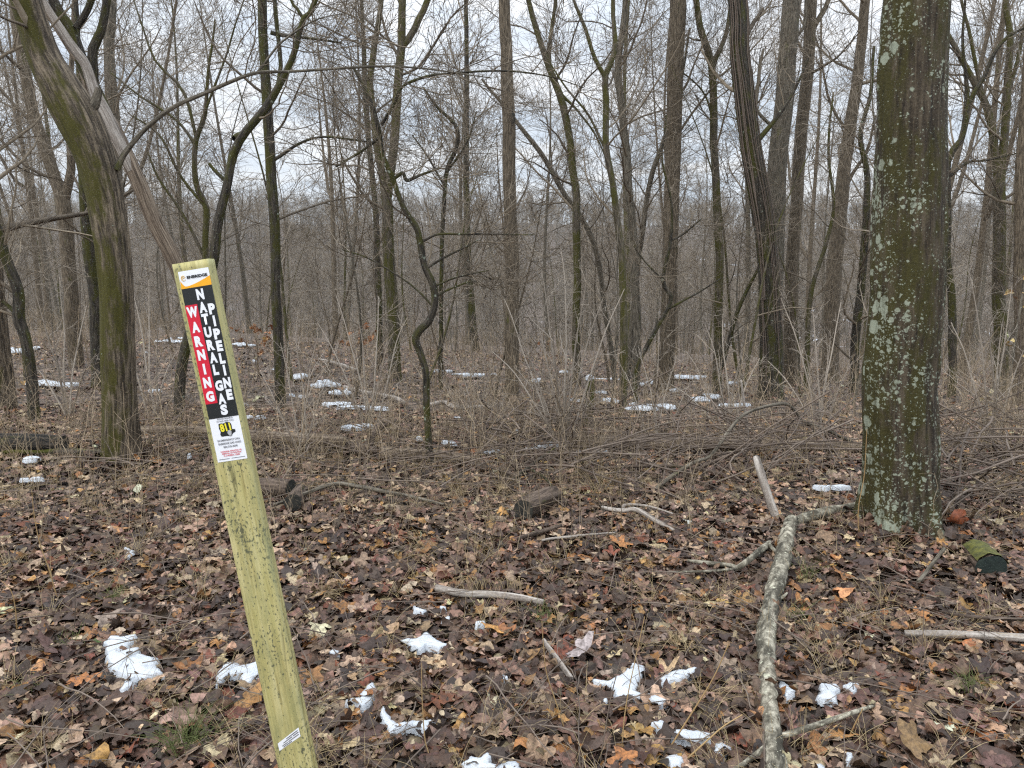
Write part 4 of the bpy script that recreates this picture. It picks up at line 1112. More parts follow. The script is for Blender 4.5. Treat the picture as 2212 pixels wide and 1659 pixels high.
# ------------------------------------------------------------------ snow patches
SNOW = []     # outlines on the ground (x, y), to keep leaves off them
def inside(px, py, poly):
    r = np.zeros(px.shape, bool); n = len(poly)
    for i in range(n):
        x0, y0 = poly[i]; x1, y1 = poly[(i + 1) % n]
        c = (y0 > py) != (y1 > py)
        with np.errstate(divide='ignore', invalid='ignore'):
            r ^= c & (px < (x1 - x0) * (py - y0) / (y1 - y0) + x0)
    return r
def edge_dist(px, py, poly):
    d = np.full(px.shape, 1e9); n = len(poly)
    for i in range(n):
        a = poly[i]; b = poly[(i + 1) % n]; ab = b - a; l = max(ab @ ab, 1e-12)
        t = np.clip(((px - a[0]) * ab[0] + (py - a[1]) * ab[1]) / l, 0, 1)
        d = np.minimum(d, np.hypot(px - a[0] - t * ab[0], py - a[1] - t * ab[1]))
    return d
def snow_patch(outline_px, label, lift=.045, raised=0.):
    o = np.asarray(outline_px, float)
    G = on_ground(o[:, 0], o[:, 1]); dr = np.array([0, 0, EYE]) - G
    G = G + dr * ((lift + raised) / dr[:, 2])[:, None]      # outline as seen on top of the leaves
    poly = G[:, :2]
    lo, hi = poly.min(0) - .02, poly.max(0) + .02
    cell = max(.006, float((hi - lo).max()) / 110)
    gx, gy = np.meshgrid(np.arange(lo[0], hi[0] + cell, cell), np.arange(lo[1], hi[1] + cell, cell))
    sd = edge_dist(gx, gy, poly) * np.where(inside(gx, gy, poly), 1, -1)
    size = float((hi - lo).min())
    nz = noise2(gx, gy, 26, 31) * .6 + noise2(gx, gy, 70, 32) * .4
    sd = sd + (nz - .5) * min(.03, size * .22)
    if raised: sd = sd + (noise2(gx, gy, 3.2, 35) - .56) * size * .75 + (noise2(gx, gy, 9, 36) - .5) * size * .35
    z = ground(gx, gy) + lift + raised + np.minimum(.020, .14 * size) * np.sqrt(np.clip(sd / .06, 0, 1)) + .008 * (noise2(gx, gy, 18, 33) - .5) + .004 * (noise2(gx, gy, 90, 34) - .5) - .022 * (sd < 0)
    ok = sd > 0
    if ok.sum() < 12: ok = edge_dist(gx, gy, poly) * np.where(inside(gx, gy, poly), 1, -1) > 0
    idx = np.arange(gx.size).reshape(gx.shape)
    q = ok[:-1, :-1] | ok[:-1, 1:] | ok[1:, 1:] | ok[1:, :-1]
    Q = np.stack([idx[:-1, :-1], idx[:-1, 1:], idx[1:, 1:], idx[1:, :-1]], -1)[q]
    V = np.stack([gx, gy, z], -1).reshape(-1, 3)
    # pull vertices outside the rim onto it so the rim is not stepped
    used, inv = np.unique(Q.ravel(), return_inverse=True)
    V = V[used]; Q = inv.reshape(-1, 4)
    c = V.mean(0)
    ob = obj('snow_patch', make_mesh('snow_patch', V - c, [Q]), M['snow'], None, c)
    tag(ob, label, 'snow', 'melting snow patches'); SNOW.append(poly); return ob
def BL(p): return [(x * .35157, 1075.8 + y * .35157) for x, y in p]
def BM(p): return [(717.2 + x * .35157, 1075.8 + y * .35157) for x, y in p]
def BR(p): return [(1434.4 + x * .35157, 1075.8 + y * .35157) for x, y in p]
snow_patch(BL([(630, 890), (680, 850), (830, 850), (800, 910), (750, 945), (850, 925), (880, 970), (980, 985), (960, 1030), (1010, 1080), (900, 1110), (820, 1140), (770, 1185), (720, 1180), (760, 1130), (800, 1110), (740, 1080), (690, 1060), (660, 960)]), 'largest ragged snow patch on the leaves, left of the warning post')
snow_patch(BL([(1330, 1075), (1400, 1020), (1510, 1025), (1580, 995), (1640, 1030), (1600, 1080), (1530, 1140), (1470, 1110), (1490, 1080), (1400, 1100), (1320, 1145)]), 'snow patch whose right end touches the warning post')
snow_patch(BM([(415, 880), (440, 860), (520, 865), (580, 825), (640, 870), (710, 905), (650, 935), (590, 905), (540, 930), (480, 905)]), 'wedge shaped snow patch below the grass draped stick')
snow_patch(BM([(90, 1240), (160, 1225), (200, 1180), (250, 1120), (285, 1180), (260, 1230), (180, 1292), (140, 1260)]), 'small slanting snow patch right of the warning post')
snow_patch(BM([(300, 1350), (315, 1280), (340, 1330), (370, 1360), (400, 1390), (480, 1375), (560, 1370), (650, 1385), (580, 1440), (490, 1412), (360, 1440)]), 'L shaped snow strip on leaves in lower centre')
snow_patch(BM([(1590, 1120), (1700, 1125), (1750, 1100), (1810, 1060), (1850, 1015), (1930, 1040), (1905, 1100), (1890, 1150), (1870, 1190), (1980, 1210), (2060, 1250), (2020, 1272), (1880, 1222), (1730, 1222), (1735, 1180), (1650, 1150)]), 'large three armed snow patch left of the fallen pale branch')
snow_patch(BM([(2010, 1105), (2080, 1070), (2180, 1060), (2230, 1050), (2210, 1090), (2130, 1120), (2020, 1145)]), 'oblong snow patch just right of the three armed one')
snow_patch(BM([(1955, 1390), (2015, 1368), (2100, 1430), (2150, 1412), (2230, 1435), (2330, 1450), (2325, 1492), (2200, 1490), (2090, 1470), (2000, 1410)]), 'long low snow patch near lower right centre')
snow_patch(BM([(785, 1640), (850, 1600), (920, 1600), (955, 1565), (975, 1630), (1060, 1635), (1120, 1615), (1160, 1660), (1100, 1690), (790, 1690)]), 'snow patch cut off by the bottom edge near lower centre')
snow_patch(BM([(2050, 1600), (2120, 1570), (2170, 1600), (2140, 1650), (2060, 1640)]), 'small round snow patch near bottom, below the long low one')
snow_patch(BR([(310, 1510), (360, 1500), (410, 1540), (370, 1570), (390, 1620), (345, 1600), (310, 1570)]), 'narrow snow patch left of the dark butt of the fallen branch')
snow_patch(BR([(702, 1105), (740, 1130), (805, 1190), (750, 1222), (708, 1180)]), 'triangular snow patch touching the right side of the fallen pale branch')
snow_patch(BR([(955, 1140), (1060, 1150), (1090, 1180), (1060, 1210), (1070, 1250), (980, 1245), (930, 1222), (960, 1190)]), 'squarish snow patch right of the fallen pale branch')
snow_patch(BR([(1090, 1160), (1140, 1135), (1190, 1150), (1185, 1210), (1120, 1180)]), 'little snow patch at right of the squarish one')
for p, l in (([(490, 650), (530, 670), (590, 690), (560, 705), (500, 690)], 'thin sliver of snow below left end of the grass draped stick'),
             ([(660, 660), (700, 668), (690, 705), (670, 690)], 'tiny snow dot under the grass draped stick'),
             ([(680, 740), (725, 720), (725, 755), (690, 755)], 'tiny snow dot, lower of two under the grass draped stick'),
             ([(870, 760), (950, 755), (930, 790), (875, 800)], 'small thin grey snow patch below the grass draped stick'),
             ([(1040, 1080), (1085, 1100), (1070, 1122), (1045, 1105)], 'tiny snow dot in front of the short pale stick'),
             ([(1660, 1230), (1695, 1225), (1690, 1252), (1668, 1255)], 'tiny snow dot below the three armed snow patch')):
    snow_patch(BM(p), l)
for p, l in (([(765, 312), (800, 320), (828, 350), (785, 375), (775, 340)], 'tiny snow patch far up left on the leaves'),
             ([(2010, 950), (2050, 920), (2085, 940), (2050, 962)], 'tiny snow patch just right of the warning post')):
    snow_patch(BL(p), l)
for p, l in (([(1120, 1550), (1165, 1560), (1172, 1600), (1130, 1650), (1120, 1600)], 'upright snow sliver at bottom right of the fallen branch'),
             ([(920, 1630), (960, 1618), (1000, 1650), (990, 1680), (940, 1670)], 'snow scrap at bottom edge right of the fallen branch butt')):
    snow_patch(BR(p), l)
# background strips of snow: centre px, width, height
C4 = lambda x, y, w, h: (x * .35157, 518.5 + y * .35157, w * .35157, h * .35157)
C5 = lambda x, y, w, h: (717.2 + x * .35157, 518.5 + y * .35157, w * .35157, h * .35157)
C6 = lambda x, y, w, h: (1434.4 + x * .35157, 518.5 + y * .35157, w * .35157, h * .35157)
bgs = [C4(1090, 625, 100, 35), C4(340, 890, 210, 45), C4(90, 690, 60, 25), C4(1500, 650, 120, 18), C4(1560, 750, 60, 18), C4(900, 690, 40, 14), C4(1840, 850, 60, 40), C4(2000, 890, 110, 60), C4(1820, 965, 120, 18),
       C4(2100, 945, 100, 36), C4(2060, 1022, 160, 24), C4(1500, 1027, 60, 16), C4(1570, 1102, 130, 16), C4(960, 950, 80, 15), C4(1160, 1325, 45, 30), C4(185, 1457, 150, 24), C4(190, 1350, 45, 18), C4(1340, 600, 70, 16), C4(1700, 800, 60, 14), C4(1420, 780, 50, 14), C4(1480, 1160, 50, 14), C4(700, 830, 40, 12),
       C5(180, 1047, 330, 20), C5(170, 1165, 150, 20), C5(840, 852, 170, 28), C5(680, 815, 100, 12), C5(1000, 842, 40, 26), C5(770, 1097, 40, 18), C5(540, 1230, 60, 22), C5(710, 1257, 70, 26), C5(1240, 1272, 160, 22), C5(1355, 1262, 120, 20), C5(980, 1302, 90, 14), C5(1620, 1310, 190, 24),
       C5(1460, 822, 120, 14), C5(1700, 860, 150, 24), C5(1940, 892, 100, 20), C5(1650, 942, 90, 12), C5(1725, 1005, 100, 14), C5(1850, 1022, 60, 14), C5(1960, 1046, 230, 24), C5(2150, 852, 100, 22), C5(1500, 1000, 70, 12), C5(1260, 870, 60, 12), C5(1140, 1180, 50, 12), C5(2100, 935, 60, 10),
       C6(160, 852, 200, 30), C6(450, 892, 110, 14), C6(260, 980, 150, 36), C6(430, 1032, 170, 18), C6(25, 1047, 50, 14), C6(1025, 1532, 180, 30)]
bits = []
for (cu, cv_, ww, hh_) in bgs:
    if ww < 24: bits.append((cu, cv_, ww * .8, hh_ * .7)); continue
    for q in (-.5, .5):
        f = rng.uniform(.42, .62); bits.append((cu + q * ww * .52, cv_ + q * hh_ * rng.uniform(-.7, .9), ww * f, max(2.2, hh_ * rng.uniform(.4, .65))))
bgs = bits
items = []
for k, (cu, cv_, ww, hh_) in enumerate(bgs):
    th = np.linspace(0, 2 * np.pi, 22, endpoint=False)
    rr = 1 + .35 * (vnoise(np.stack([np.cos(th) * 1.5 + k * 7.1, np.sin(th) * 1.5, 0 * th], -1), 40) - .5) * 2
    skew = rng.uniform(-.12, .22) * hh_ / ww
    o = snow_patch(np.stack([cu + ww * .62 * np.cos(th) * rr, cv_ + hh_ * .52 * np.sin(th) * rr * .9 + skew * ww * np.cos(th)], -1), 'x', .045, .03)
    items.append((cu, o))
between_labels(items, 'snow strip in brush')

def snow_free(x, y, keep=.12):
    ok = np.ones(len(x), bool)
    for p in SNOW:
        lo, hi = p.min(0) - .05, p.max(0) + .05
        m = (x > lo[0]) & (x < hi[0]) & (y > lo[1]) & (y < hi[1])
        if m.any():
            i = np.where(m)[0]; ins = inside(x[i], y[i], p) & (edge_dist(x[i], y[i], p) > .018)
            ok[i[ins]] = rng.uniform(0, 1, ins.sum()) < keep * .45
    return ok
def leaf_xy(n, d0, d1, spread=.76):
    d = np.sqrt(rng.uniform(d0 ** 2, d1 ** 2, n)); x = rng.uniform(-spread, spread, n) * (d + .6)
    k = snow_free(x, d); return x[k], d[k]
wts = np.array([.20, .21, .16, .10, .09, .08, .035, .030, .045, .035, .025]); wts /= wts.sum()
x, y = leaf_xy(19000, 1.5, 4.2)
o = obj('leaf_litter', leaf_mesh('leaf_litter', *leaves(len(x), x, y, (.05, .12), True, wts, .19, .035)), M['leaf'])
tag(o, 'wet fallen leaves carpeting the ground in the foreground', 'leaves', kind='stuff')
wts2 = np.array([.11, .15, .16, .14, .14, .14, .08, .035, .03, .02, .03]); wts2 /= wts2.sum()
x, y = leaf_xy(30000, 4.0, 8.5)
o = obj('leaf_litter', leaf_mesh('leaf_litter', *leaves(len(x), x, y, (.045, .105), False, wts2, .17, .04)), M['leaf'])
tag(o, 'paler fallen leaves covering the ground up to the brush', 'leaves', kind='stuff')
x, y = leaf_xy(15000, 8.3, 24., .74)
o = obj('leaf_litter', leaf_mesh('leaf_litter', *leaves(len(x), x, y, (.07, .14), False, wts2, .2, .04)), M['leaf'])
tag(o, 'fallen leaves under the brush between the farther trees', 'leaves', kind='stuff')

x, y = leaf_xy(15000, 1.5, 4.6)
o = obj('leaf_crumbs', leaf_mesh('leaf_crumbs', *leaves(len(x), x, y, (.012, .042), False, wts2, .45, .055)), M['leaf'])
tag(o, 'broken leaf crumbs scattered over the foreground leaves', 'leaf crumbs', kind='stuff')

def one_leaf(u, v, kind_i, size, colr, label, lift=.05, tilt=.35, name='fallen_leaf'):
    P = on_ground(u, v + 3)
    global leaf_template
    V, Fs, C = leaves(1, np.array([P[0]]), np.array([P[1]]), (size, size), True, np.array([1.]), tilt, .001, np.array([colr]), lift)
    c = V.mean(0)
    o = obj(name, leaf_mesh(name, V - c, Fs, C * 1.3), M['leaf'], None, c)
    return tag(o, label, 'leaf', 'single fallen leaves that stand out')
for a in ((2070, 1162, 0, .16, (.20, .055, .02), 'rust red leaf standing up right of the biggest lichened trunk', .10, 1.),
          (1818, 1303, 0, .13, (.30, .12, .05), 'flat orange brown lobed leaf right of the fallen pale branch'),
          (1338, 1194, 0, .13, (.42, .17, .05), 'bright orange leaf in the middle of the leaf carpet', .06),
          (1088, 1138, 0, .15, (.42, .22, .07), 'folded tan orange leaf in front of the cut log', .08),
          (66, 1276, 0, .13, (.40, .19, .06), 'orange tan leaf lying at far left'),
          (1950, 1450, 0, .13, (.30, .17, .06), 'golden curled leaf right of the fallen pale branch', .06),
          (1070, 1385, 0, .11, (.42, .23, .07), 'golden leaf right of the wedge shaped snow patch'),
          (110, 1430, 0, .16, (.14, .075, .06), 'broad purplish brown leaf left of the largest snow patch'),
          (1252, 1432, 0, .12, (.19, .15, .14), 'grey oval leaf right of the short pale stick'),
          (367, 1425, 0, .13, (.30, .19, .10), 'tan brown leaf touching the largest snow patch', .06),
          (1960, 1640, 0, .13, (.30, .19, .07), 'yellow tan leaf at bottom edge right of fallen branch', .06),
          (212, 1412, 0, .07, (.09, .13, .03), 'small green leaf touching left side of the largest snow patch')):
    one_leaf(*a)

# ------------------------------------------------------------------ logs and fallen branches
def ground_poly(pts, lift, dists=None):
    """pts (u, v, width px[, extra lift m]) on the ground -> points, radii"""
    p = np.array([q if len(q) == 4 else (*q, 0.) for q in pts], float)
    if dists:
        P = at_dist(p[:, 0], p[:, 1], np.linspace(*dists, len(p))); return P, p[:, 2] / 2 * axis_depth(P) / F
    P = on_ground(p[:, 0], p[:, 1] + p[:, 2] * .5)
    R = p[:, 2] / 2 * axis_depth(P) / F
    # lift: the axis lies one radius (plus extra) over the ground, moved along the sight line
    h = R * lift + p[:, 3] + .045
    dirs = np.array([0, 0, EYE]) - P
    P = P + dirs * (h / np.maximum(dirs[:, 2], .2))[:, None]
    return P, p[:, 2] / 2 * axis_depth(P) / F
def log(name, label, cat, pts, bark, lift=.8, n=40, sides=14, relief=None, cuts=None, branches=(), group=None, wig=.01, cap=False, dists=None):
    P, R = ground_poly(pts, lift, dists)
    A = resample(np.column_stack([P, R]), n, wig, rng.uniform(0, 99)); P, R = A[:, :3], np.maximum(A[:, 3], .0015)
    c = P[n // 2].copy()
    root = thing(name, label, cat, c, group)
    G = Geo(); G.tubes(P, R, sides, True, relief); G.build('wood', M[bark], root, c)
    for e, m in (cuts or {}).items():
        i = 0 if e == 'start' else n - 1; j = 1 if e == 'start' else n - 2
        d = nrm(P[i] - P[j]); G = Geo()
        th = np.linspace(0, 2 * np.pi, 20, endpoint=False); rr = R[i] * (1.0 + .06 * np.sin(th * 3 + 1))
        n1 = nrm(np.cross(d, [0, 0, 1.])); n2 = np.cross(n1, d)
        ring = P[i] + d * .004 + rr[:, None] * .97 * (np.cos(th)[:, None] * n1 + np.sin(th)[:, None] * n2)
        ring2 = P[i] + d * .006 + rr[:, None] * .5 * (np.cos(th)[:, None] * n1 + np.sin(th)[:, None] * n2)
        V = np.concatenate([ring, ring2, [P[i] + d * .004]])
        k = np.arange(20); kn = (k + 1) % 20
        F4 = np.stack([k, kn, 20 + kn, 20 + k], -1); F3 = np.stack([20 + k, 20 + kn, np.full(20, 40)], -1)
        if e == 'end' or True:
            nn = np.cross(V[1] - V[0], V[20] - V[0])
            if nn @ d < 0: F4 = F4[:, ::-1]; F3 = F3[:, ::-1]
        G.add(V, F4, F3); G.build('cut_end', M[m], root, c, False)
    for b in branches:
        Pb, Rb = ground_poly(b, lift); A = resample(np.column_stack([Pb, Rb]), 20, wig, rng.uniform(0, 99))
        G = Geo(); G.tubes(A[:, :3], np.maximum(A[:, 3], .0012), 8, True); G.build('branch', M[bark], root, c)
    return root, P, R

knots = ridges(.12, 26, 12)
log('fallen_branch', 'long fallen limb with pale flaky bark lying toward the viewer', 'fallen branch',
    [(1690, 1700, 56), (1680, 1656, 54), (1673, 1603, 50), (1668, 1568, 44), (1663, 1515, 41), (1659, 1462, 37), (1656, 1410, 38), (1653, 1375, 43), (1658, 1322, 40), (1665, 1287, 38), (1677, 1234, 39), (1691, 1192, 35), (1701, 1146, 33), (1712, 1111, 30)],
    'bark_birch', .55, 160, 28, ridges(.20, 26, 12, 0, .5), {'end': 'cut_dark'},
    [[(1708, 1122, 22), (1745, 1106, 23), (1790, 1093, 22), (1830, 1088, 19), (1872, 1080, 17)],
     [(1690, 1200, 10), (1668, 1180, 8, .03), (1660, 1168, 5, .05)], [(1665, 1300, 9), (1690, 1285, 7, .03), (1700, 1278, 4, .04)], [(1660, 1470, 8), (1635, 1455, 6, .03)],
     [(1664, 1165, 15), (1645, 1178, 14, .03), (1612, 1206, 13, .03), (1590, 1221, 12)], [(1592, 1222, 12), (1560, 1216, 11), (1525, 1212, 10), (1484, 1208, 6)],
     [(1592, 1226, 7), (1520, 1232, 6), (1440, 1235, 3)],
     [(1672, 1590, 13), (1700, 1578, 14, .02), (1760, 1560, 13, .03), (1830, 1538, 11, .03), (1890, 1520, 7)],
     [(1672, 1588, 15), (1645, 1612, 14, .02), (1610, 1640, 12), (1570, 1668, 10)]])
log('fallen_branch', 'bleached grey branch lying flat at the right edge', 'fallen branch', [(1955, 1361, 13), (2010, 1361, 16), (2100, 1363, 17), (2160, 1366, 17), (2240, 1370, 18)], 'bark_pale', .9, 30, 12)
log('fallen_branch', 'dark stick draped with dry grass in mid foreground', 'fallen branch', [(942, 1262, 15), (998, 1274, 17), (1069, 1278, 16), (1120, 1284, 16), (1174, 1296, 14)], 'bark_pale', .9, 30, 12, knots)
log('fallen_branch', 'short pale stick pointing down right in lower centre', 'fallen branch', [(1174, 1378, 10), (1195, 1405, 12), (1215, 1432, 12), (1233, 1457, 12)], 'bark_pale', .9, 16, 10)
log('fallen_branch', 'bare grey stick propped up right of the biggest lichened trunk', 'fallen branch', [(1983, 1252, 8), (2010, 1218, 8, .04), (2040, 1180, 8, .12)], 'bark_grey', .9, 16, 10)
log('fallen_branch', 'long curved grey branch lying across leaves right of the warning post', 'fallen branch', [(590, 1088, 6), (662, 1061, 8, .05), (724, 1042, 9, .07), (777, 1048, 9, .06), (850, 1062, 9, .04), (893, 1071, 8), (960, 1088, 6)], 'bark_grey', .9, 40, 10)
log('fallen_branch', 'pale knobbly branch lying in the brush pile at centre right', 'fallen branch', [(1301, 1092, 8), (1345, 1098, 10, .03), (1375, 1096, 11, .05), (1420, 1122, 11), (1458, 1144, 7)], 'bark_pale', .9, 30, 10, None, None, [[(1345, 1096, 8), (1352, 1086, 7, .02), (1400, 1090, 5, .02), (1455, 1108, 4)]])
log('fallen_branch', 'straight dark stick below the pale knobbly branch', 'fallen branch', [(1118, 1161, 8), (1160, 1147, 10), (1212, 1132, 7)], 'bark_log', .9, 16, 8)
log('fallen_branch', 'thin pale stick on leaves left of the fallen limb', 'fallen branch', [(1170, 1165, 5), (1250, 1156, 6), (1330, 1150, 4)], 'bark_pale', .9, 16, 8)
log('fallen_branch', 'brown stick in the gap between fallen limb and right edge', 'fallen branch', [(2030, 1318, 6), (2100, 1330, 8, .02), (2225, 1338, 8)], 'bark_log', .9, 20, 8)
log('fallen_branch', 'arched dead branch looping over the brush before vine wrapped trunk', 'fallen branch',
    [(1380, 1090, 10), (1434, 1042, 10, .15), (1500, 1000, 9, .35), (1535, 985, 8, .4), (1571, 935, 8, .55), (1603, 898, 7, .62), (1645, 880, 7, .68), (1695, 872, 7, .7), (1716, 888, 7, .66), (1733, 909, 7, .6), (1779, 926, 7, .5), (1840, 955, 6, .4), (1872, 972, 5, .35)], 'bark_grey', .9, 60, 8, dists=(4.7, 6.2))
log('fallen_branch', 'thin dark curved branch in brush pile, lying nearly level', 'fallen branch', [(1216, 1034, 6, .1), (1280, 1014, 7, .16), (1385, 1007, 8, .2), (1495, 1010, 7, .2), (1600, 1035, 6, .15)], 'bark_log', .9, 30, 8, dists=(5.1, 5.0))
log('fallen_branch', 'dark branch slanting up right out of the brush pile', 'fallen branch', [(1396, 1068, 12, .03), (1440, 1046, 11, .08), (1500, 1015, 9, .2), (1560, 990, 8, .3), (1620, 962, 5, .4)], 'bark_log', .9, 30, 8, dists=(4.85, 5.4))
log('fallen_branch', 'bowed dark branch at left end of the brush pile', 'fallen branch', [(1040, 1000, 6, .1), (1090, 1018, 7, .12), (1130, 1042, 7, .06)], 'bark_log', .9, 20, 8, dists=(5.1, 5.0))
log('fallen_branch', 'dark forked branch pointing up in the brush pile', 'fallen branch', [(1105, 1034, 8), (1130, 1015, 8, .06), (1165, 990, 6, .15), (1200, 965, 4, .25)], 'bark_dark', .9, 20, 8, None, None, [[(1140, 1008, 5, .08), (1175, 1030, 5, .05), (1200, 1058, 4)]])
log('leaning_stick', 'pale snapped sapling stem leaning left on the fallen limb', 'dead stem', [(1686, 1140, 18), (1672, 1110, 18, .08), (1655, 1060, 18, .2), (1640, 1010, 17, .32), (1634, 990, 14, .36)], 'bark_pale', .9, 30, 12, None, {'end': 'cut_dark'}, dists=(4.15, 4.35))
log('standing_stick', 'pale bare stick standing upright before the vine wrapped trunk', 'dead stem', [(1616, 960, 7), (1612, 915, 7, .18), (1606, 870, 6, .36), (1600, 820, 4, .58)], 'bark_pale', .9, 20, 8, dists=(6.3, 6.3))
log('fallen_log', 'hollow dark log with mossy top at left edge', 'log', [(-40, 936, 50), (30, 934, 48), (90, 936, 46), (136, 940, 42)], 'bark_hollow_shade', 1., 40, 24, ridges(.2, 20, 3), {'end': 'cut_dark'})  # solid tube; the shade of its hollow is only dark colour on bark and end
log('fallen_log', 'thin mossy log in front of the hollow dark log', 'log', [(-40, 966, 15), (60, 966, 17), (150, 968, 17), (232, 972, 15)], 'bark_mosslog', .8, 40, 14, knots)
log('fallen_log', 'brown log behind the warning post, mostly hidden by stems', 'log', [(300, 920, 20), (380, 920, 22), (470, 922, 24), (560, 930, 26), (650, 934, 27), (745, 942, 28)], 'bark_dead', 1.7, 50, 16, knots)
log('fallen_log', 'log with bright split end and upright dark prong', 'log', [(822, 962, 32), (880, 966, 28), (960, 974, 23), (1036, 986, 15)], 'bark_dead', 1.1, 40, 18, knots, {'start': 'cut_fresh'})
log('root_stump', 'torn root stump with a dark upright prong left of the split log', 'stump', [(722, 948, 20), (760, 952, 24), (790, 958, 30), (812, 964, 24)], 'bark_log', .8, 30, 16, ridges(.25, 24, 6), None, [[(796, 955, 22), (803, 935, 17, .1), (815, 915, 13, .2), (823, 905, 8, .26)], [(800, 952, 11, .02), (815, 926, 9, .1), (835, 912, 9, .17), (862, 905, 7, .2)]])
log('fallen_log', 'long reddish brown log lying behind the brush pile', 'log', [(1234, 940, 24), (1330, 940, 30), (1455, 942, 30), (1600, 946, 28), (1740, 950, 26), (1868, 954, 24)], 'bark_dead', 1.7, 80, 20, ridges(.12, 22, 9))
log('fallen_log', 'pale fallen branch winding through brush left of twisted sapling', 'log', [(745, 832, 10), (795, 844, 11), (851, 854, 11), (872, 866, 9)], 'bark_pale', 2.2, 30, 10)
log('fallen_log', 'pale humped branch lying between twisted sapling and central trunk', 'log', [(928, 870, 10), (958, 864, 11, .05), (984, 874, 11), (1062, 874, 10)], 'bark_pale', 2.2, 30, 10)
log('fallen_log', 'pale stick far back left of the twin green stems', 'log', [(690, 774, 7), (725, 781, 8), (772, 796, 8)], 'bark_pale', 2.2, 20, 8)
log('cut_log', 'short sawn log with dark rotten end right of the warning post', 'log', [(540, 1034, 36), (585, 1033, 38), (628, 1036, 40)], 'bark_log', .75, 30, 28, ridges(.16, 30, 14), {'end': 'cut_dark'})
log('cut_log', 'half buried sawn log showing a dark oval end below its neighbour', 'log', [(650, 1044, 34), (640, 1056, 38), (632, 1066, 40)], 'bark_log', .5, 20, 24, ridges(.12, 30, 15), {'end': 'cut_dark'})
log('cut_log', 'thick sawn log with shaggy bark and curved dark end at centre', 'log', [(1200, 1052, 42), (1165, 1064, 46), (1132, 1078, 50)], 'bark_log', .45, 40, 40, ridges(.42, 34, 16, 0, .05), {'end': 'cut_dark'})
rt, Pl, Rl = log('cut_log', 'sawn log stub with green black end and mossy top at right', 'log', [(2106, 1166, 54), (2124, 1182, 60), (2140, 1196, 64)], 'bark_log', .2, 24, 40, ridges(.30, 30, 17, 0, .3), {'end': 'cut_green'})
G = Geo(); k = 24
i0 = np.linspace(0, 23, 14).astype(int)
an = np.linspace(.5, np.pi - .35, 16)
d = nrm(Pl[-1] - Pl[0]); n1 = nrm(np.cross(d, [0, 0, 1.])); n2 = np.cross(n1, d)
V = Pl[i0][:, None] + (Rl[i0] * 1.0)[:, None, None] * (1.0 + .16 * vnoise(np.stack(np.meshgrid(i0 * .4, an * 3, [0.], indexing='ij'), -1)[:, :, 0], 3))[..., None] * (np.cos(an)[None, :, None] * n1 + np.sin(an)[None, :, None] * n2)
idx = np.arange(14 * 16).reshape(14, 16)
G.add(V.reshape(-1, 3), np.stack([idx[:-1, :-1], idx[:-1, 1:], idx[1:, 1:], idx[1:, :-1]], -1).reshape(-1, 4)); G.build('moss', M['moss'], rt, np.array(rt.location))

for nm_, rad_, cnt_ in (('lichened_tree', .19, 150), ('mossy_tree', .15, 90)):
    q = bpy.data.objects[nm_].location; an = rng.uniform(0, 6.28, cnt_); rr_ = rad_ * rng.uniform(.95, 1.9, cnt_)
    o = obj('leaf_litter', leaf_mesh('leaf_litter', *leaves(cnt_, q.x + rr_ * np.cos(an), q.y + rr_ * np.sin(an), (.05, .12), True, wts, .5, .05, lift=.02)), M['leaf'])
    tag(o, 'leaves drifted round the foot of the ' + nm_.replace('_', ' '), 'leaves', kind='stuff')
Pm, Rm = ground_poly([(1673, 1640, 50), (1663, 1515, 41), (1654, 1400, 40), (1658, 1322, 40), (1677, 1234, 39), (1705, 1135, 33)], .55)
A = resample(np.column_stack([Pm, Rm]), 90); A = np.repeat(A, 2, 0); sd_ = rng.choice([-1, 1], len(A)) * rng.uniform(.7, 1.5, len(A))
o = obj('leaf_litter', leaf_mesh('leaf_litter', *leaves(len(A), A[:, 0] + sd_ * A[:, 3], A[:, 1], (.05, .11), True, wts, .5, .02, lift=.035)), M['leaf'])
tag(o, 'leaves drifted against the long fallen limb', 'leaves', kind='stuff')

# loose sticks that nobody would count: brush pile and twig litter
def stick_litter(n, d0, d1, u0, u1, lmin, lmax, rmin, rmax, hmax, slope):
    d = rng.uniform(d0, d1, n); u = rng.uniform(u0, u1, n); x = (u - CX) / F * d
    az = rng.uniform(0, 6.28, n); Ln = rng.uniform(lmin, lmax, n); t = np.linspace(-.5, .5, 7)
    P = np.stack([x[:, None] + np.cos(az)[:, None] * Ln[:, None] * t, d[:, None] + np.sin(az)[:, None] * Ln[:, None] * t, np.zeros((n, 7))], -1)
    P[:, 1:, :2] += rng.normal(0, .012, (n, 6, 2)).cumsum(1) * Ln[:, None, None] * 1.4
    P[..., 2] = ground(P[..., 0], P[..., 1]) + (rng.uniform(.02, .05 + hmax, n))[:, None] + rng.normal(0, slope, n)[:, None] * t[None] * Ln[:, None] + .06 * Ln[:, None] * np.cos(t * 3)[None] * rng.uniform(-.2, 1.2, n)[:, None]
    P[..., 2] = np.maximum(P[..., 2], ground(P[..., 0], P[..., 1]) + .01)
    R = rng.uniform(rmin, rmax, n)[:, None] * np.linspace(1, .45, 7)[None]
    G = Geo(); G.tubes(P, R, 5)
    L1, R1 = grow(P, R, 3, lmin * .25, lmax * .3, (25, 60), 5, .12, 0., .2, .9, .6, .004, .0012); G.tubes(L1, R1, 3)
    return G
o = stick_litter(230, 4.7, 6.4, 1050, 1830, .4, 1.2, .003, .009, .30, .34).build('brush_pile', M['stick']); tag(o, 'heap of dead sticks and twigs below the vine wrapped trunk', 'brush pile', kind='stuff')
o = stick_litter(110, 4.2, 6.4, 1990, 2300, .4, 1.1, .003, .009, .26, .34).build('brush_pile', M['stick']); tag(o, 'heap of dead sticks right of the biggest lichened trunk', 'brush pile', kind='stuff')
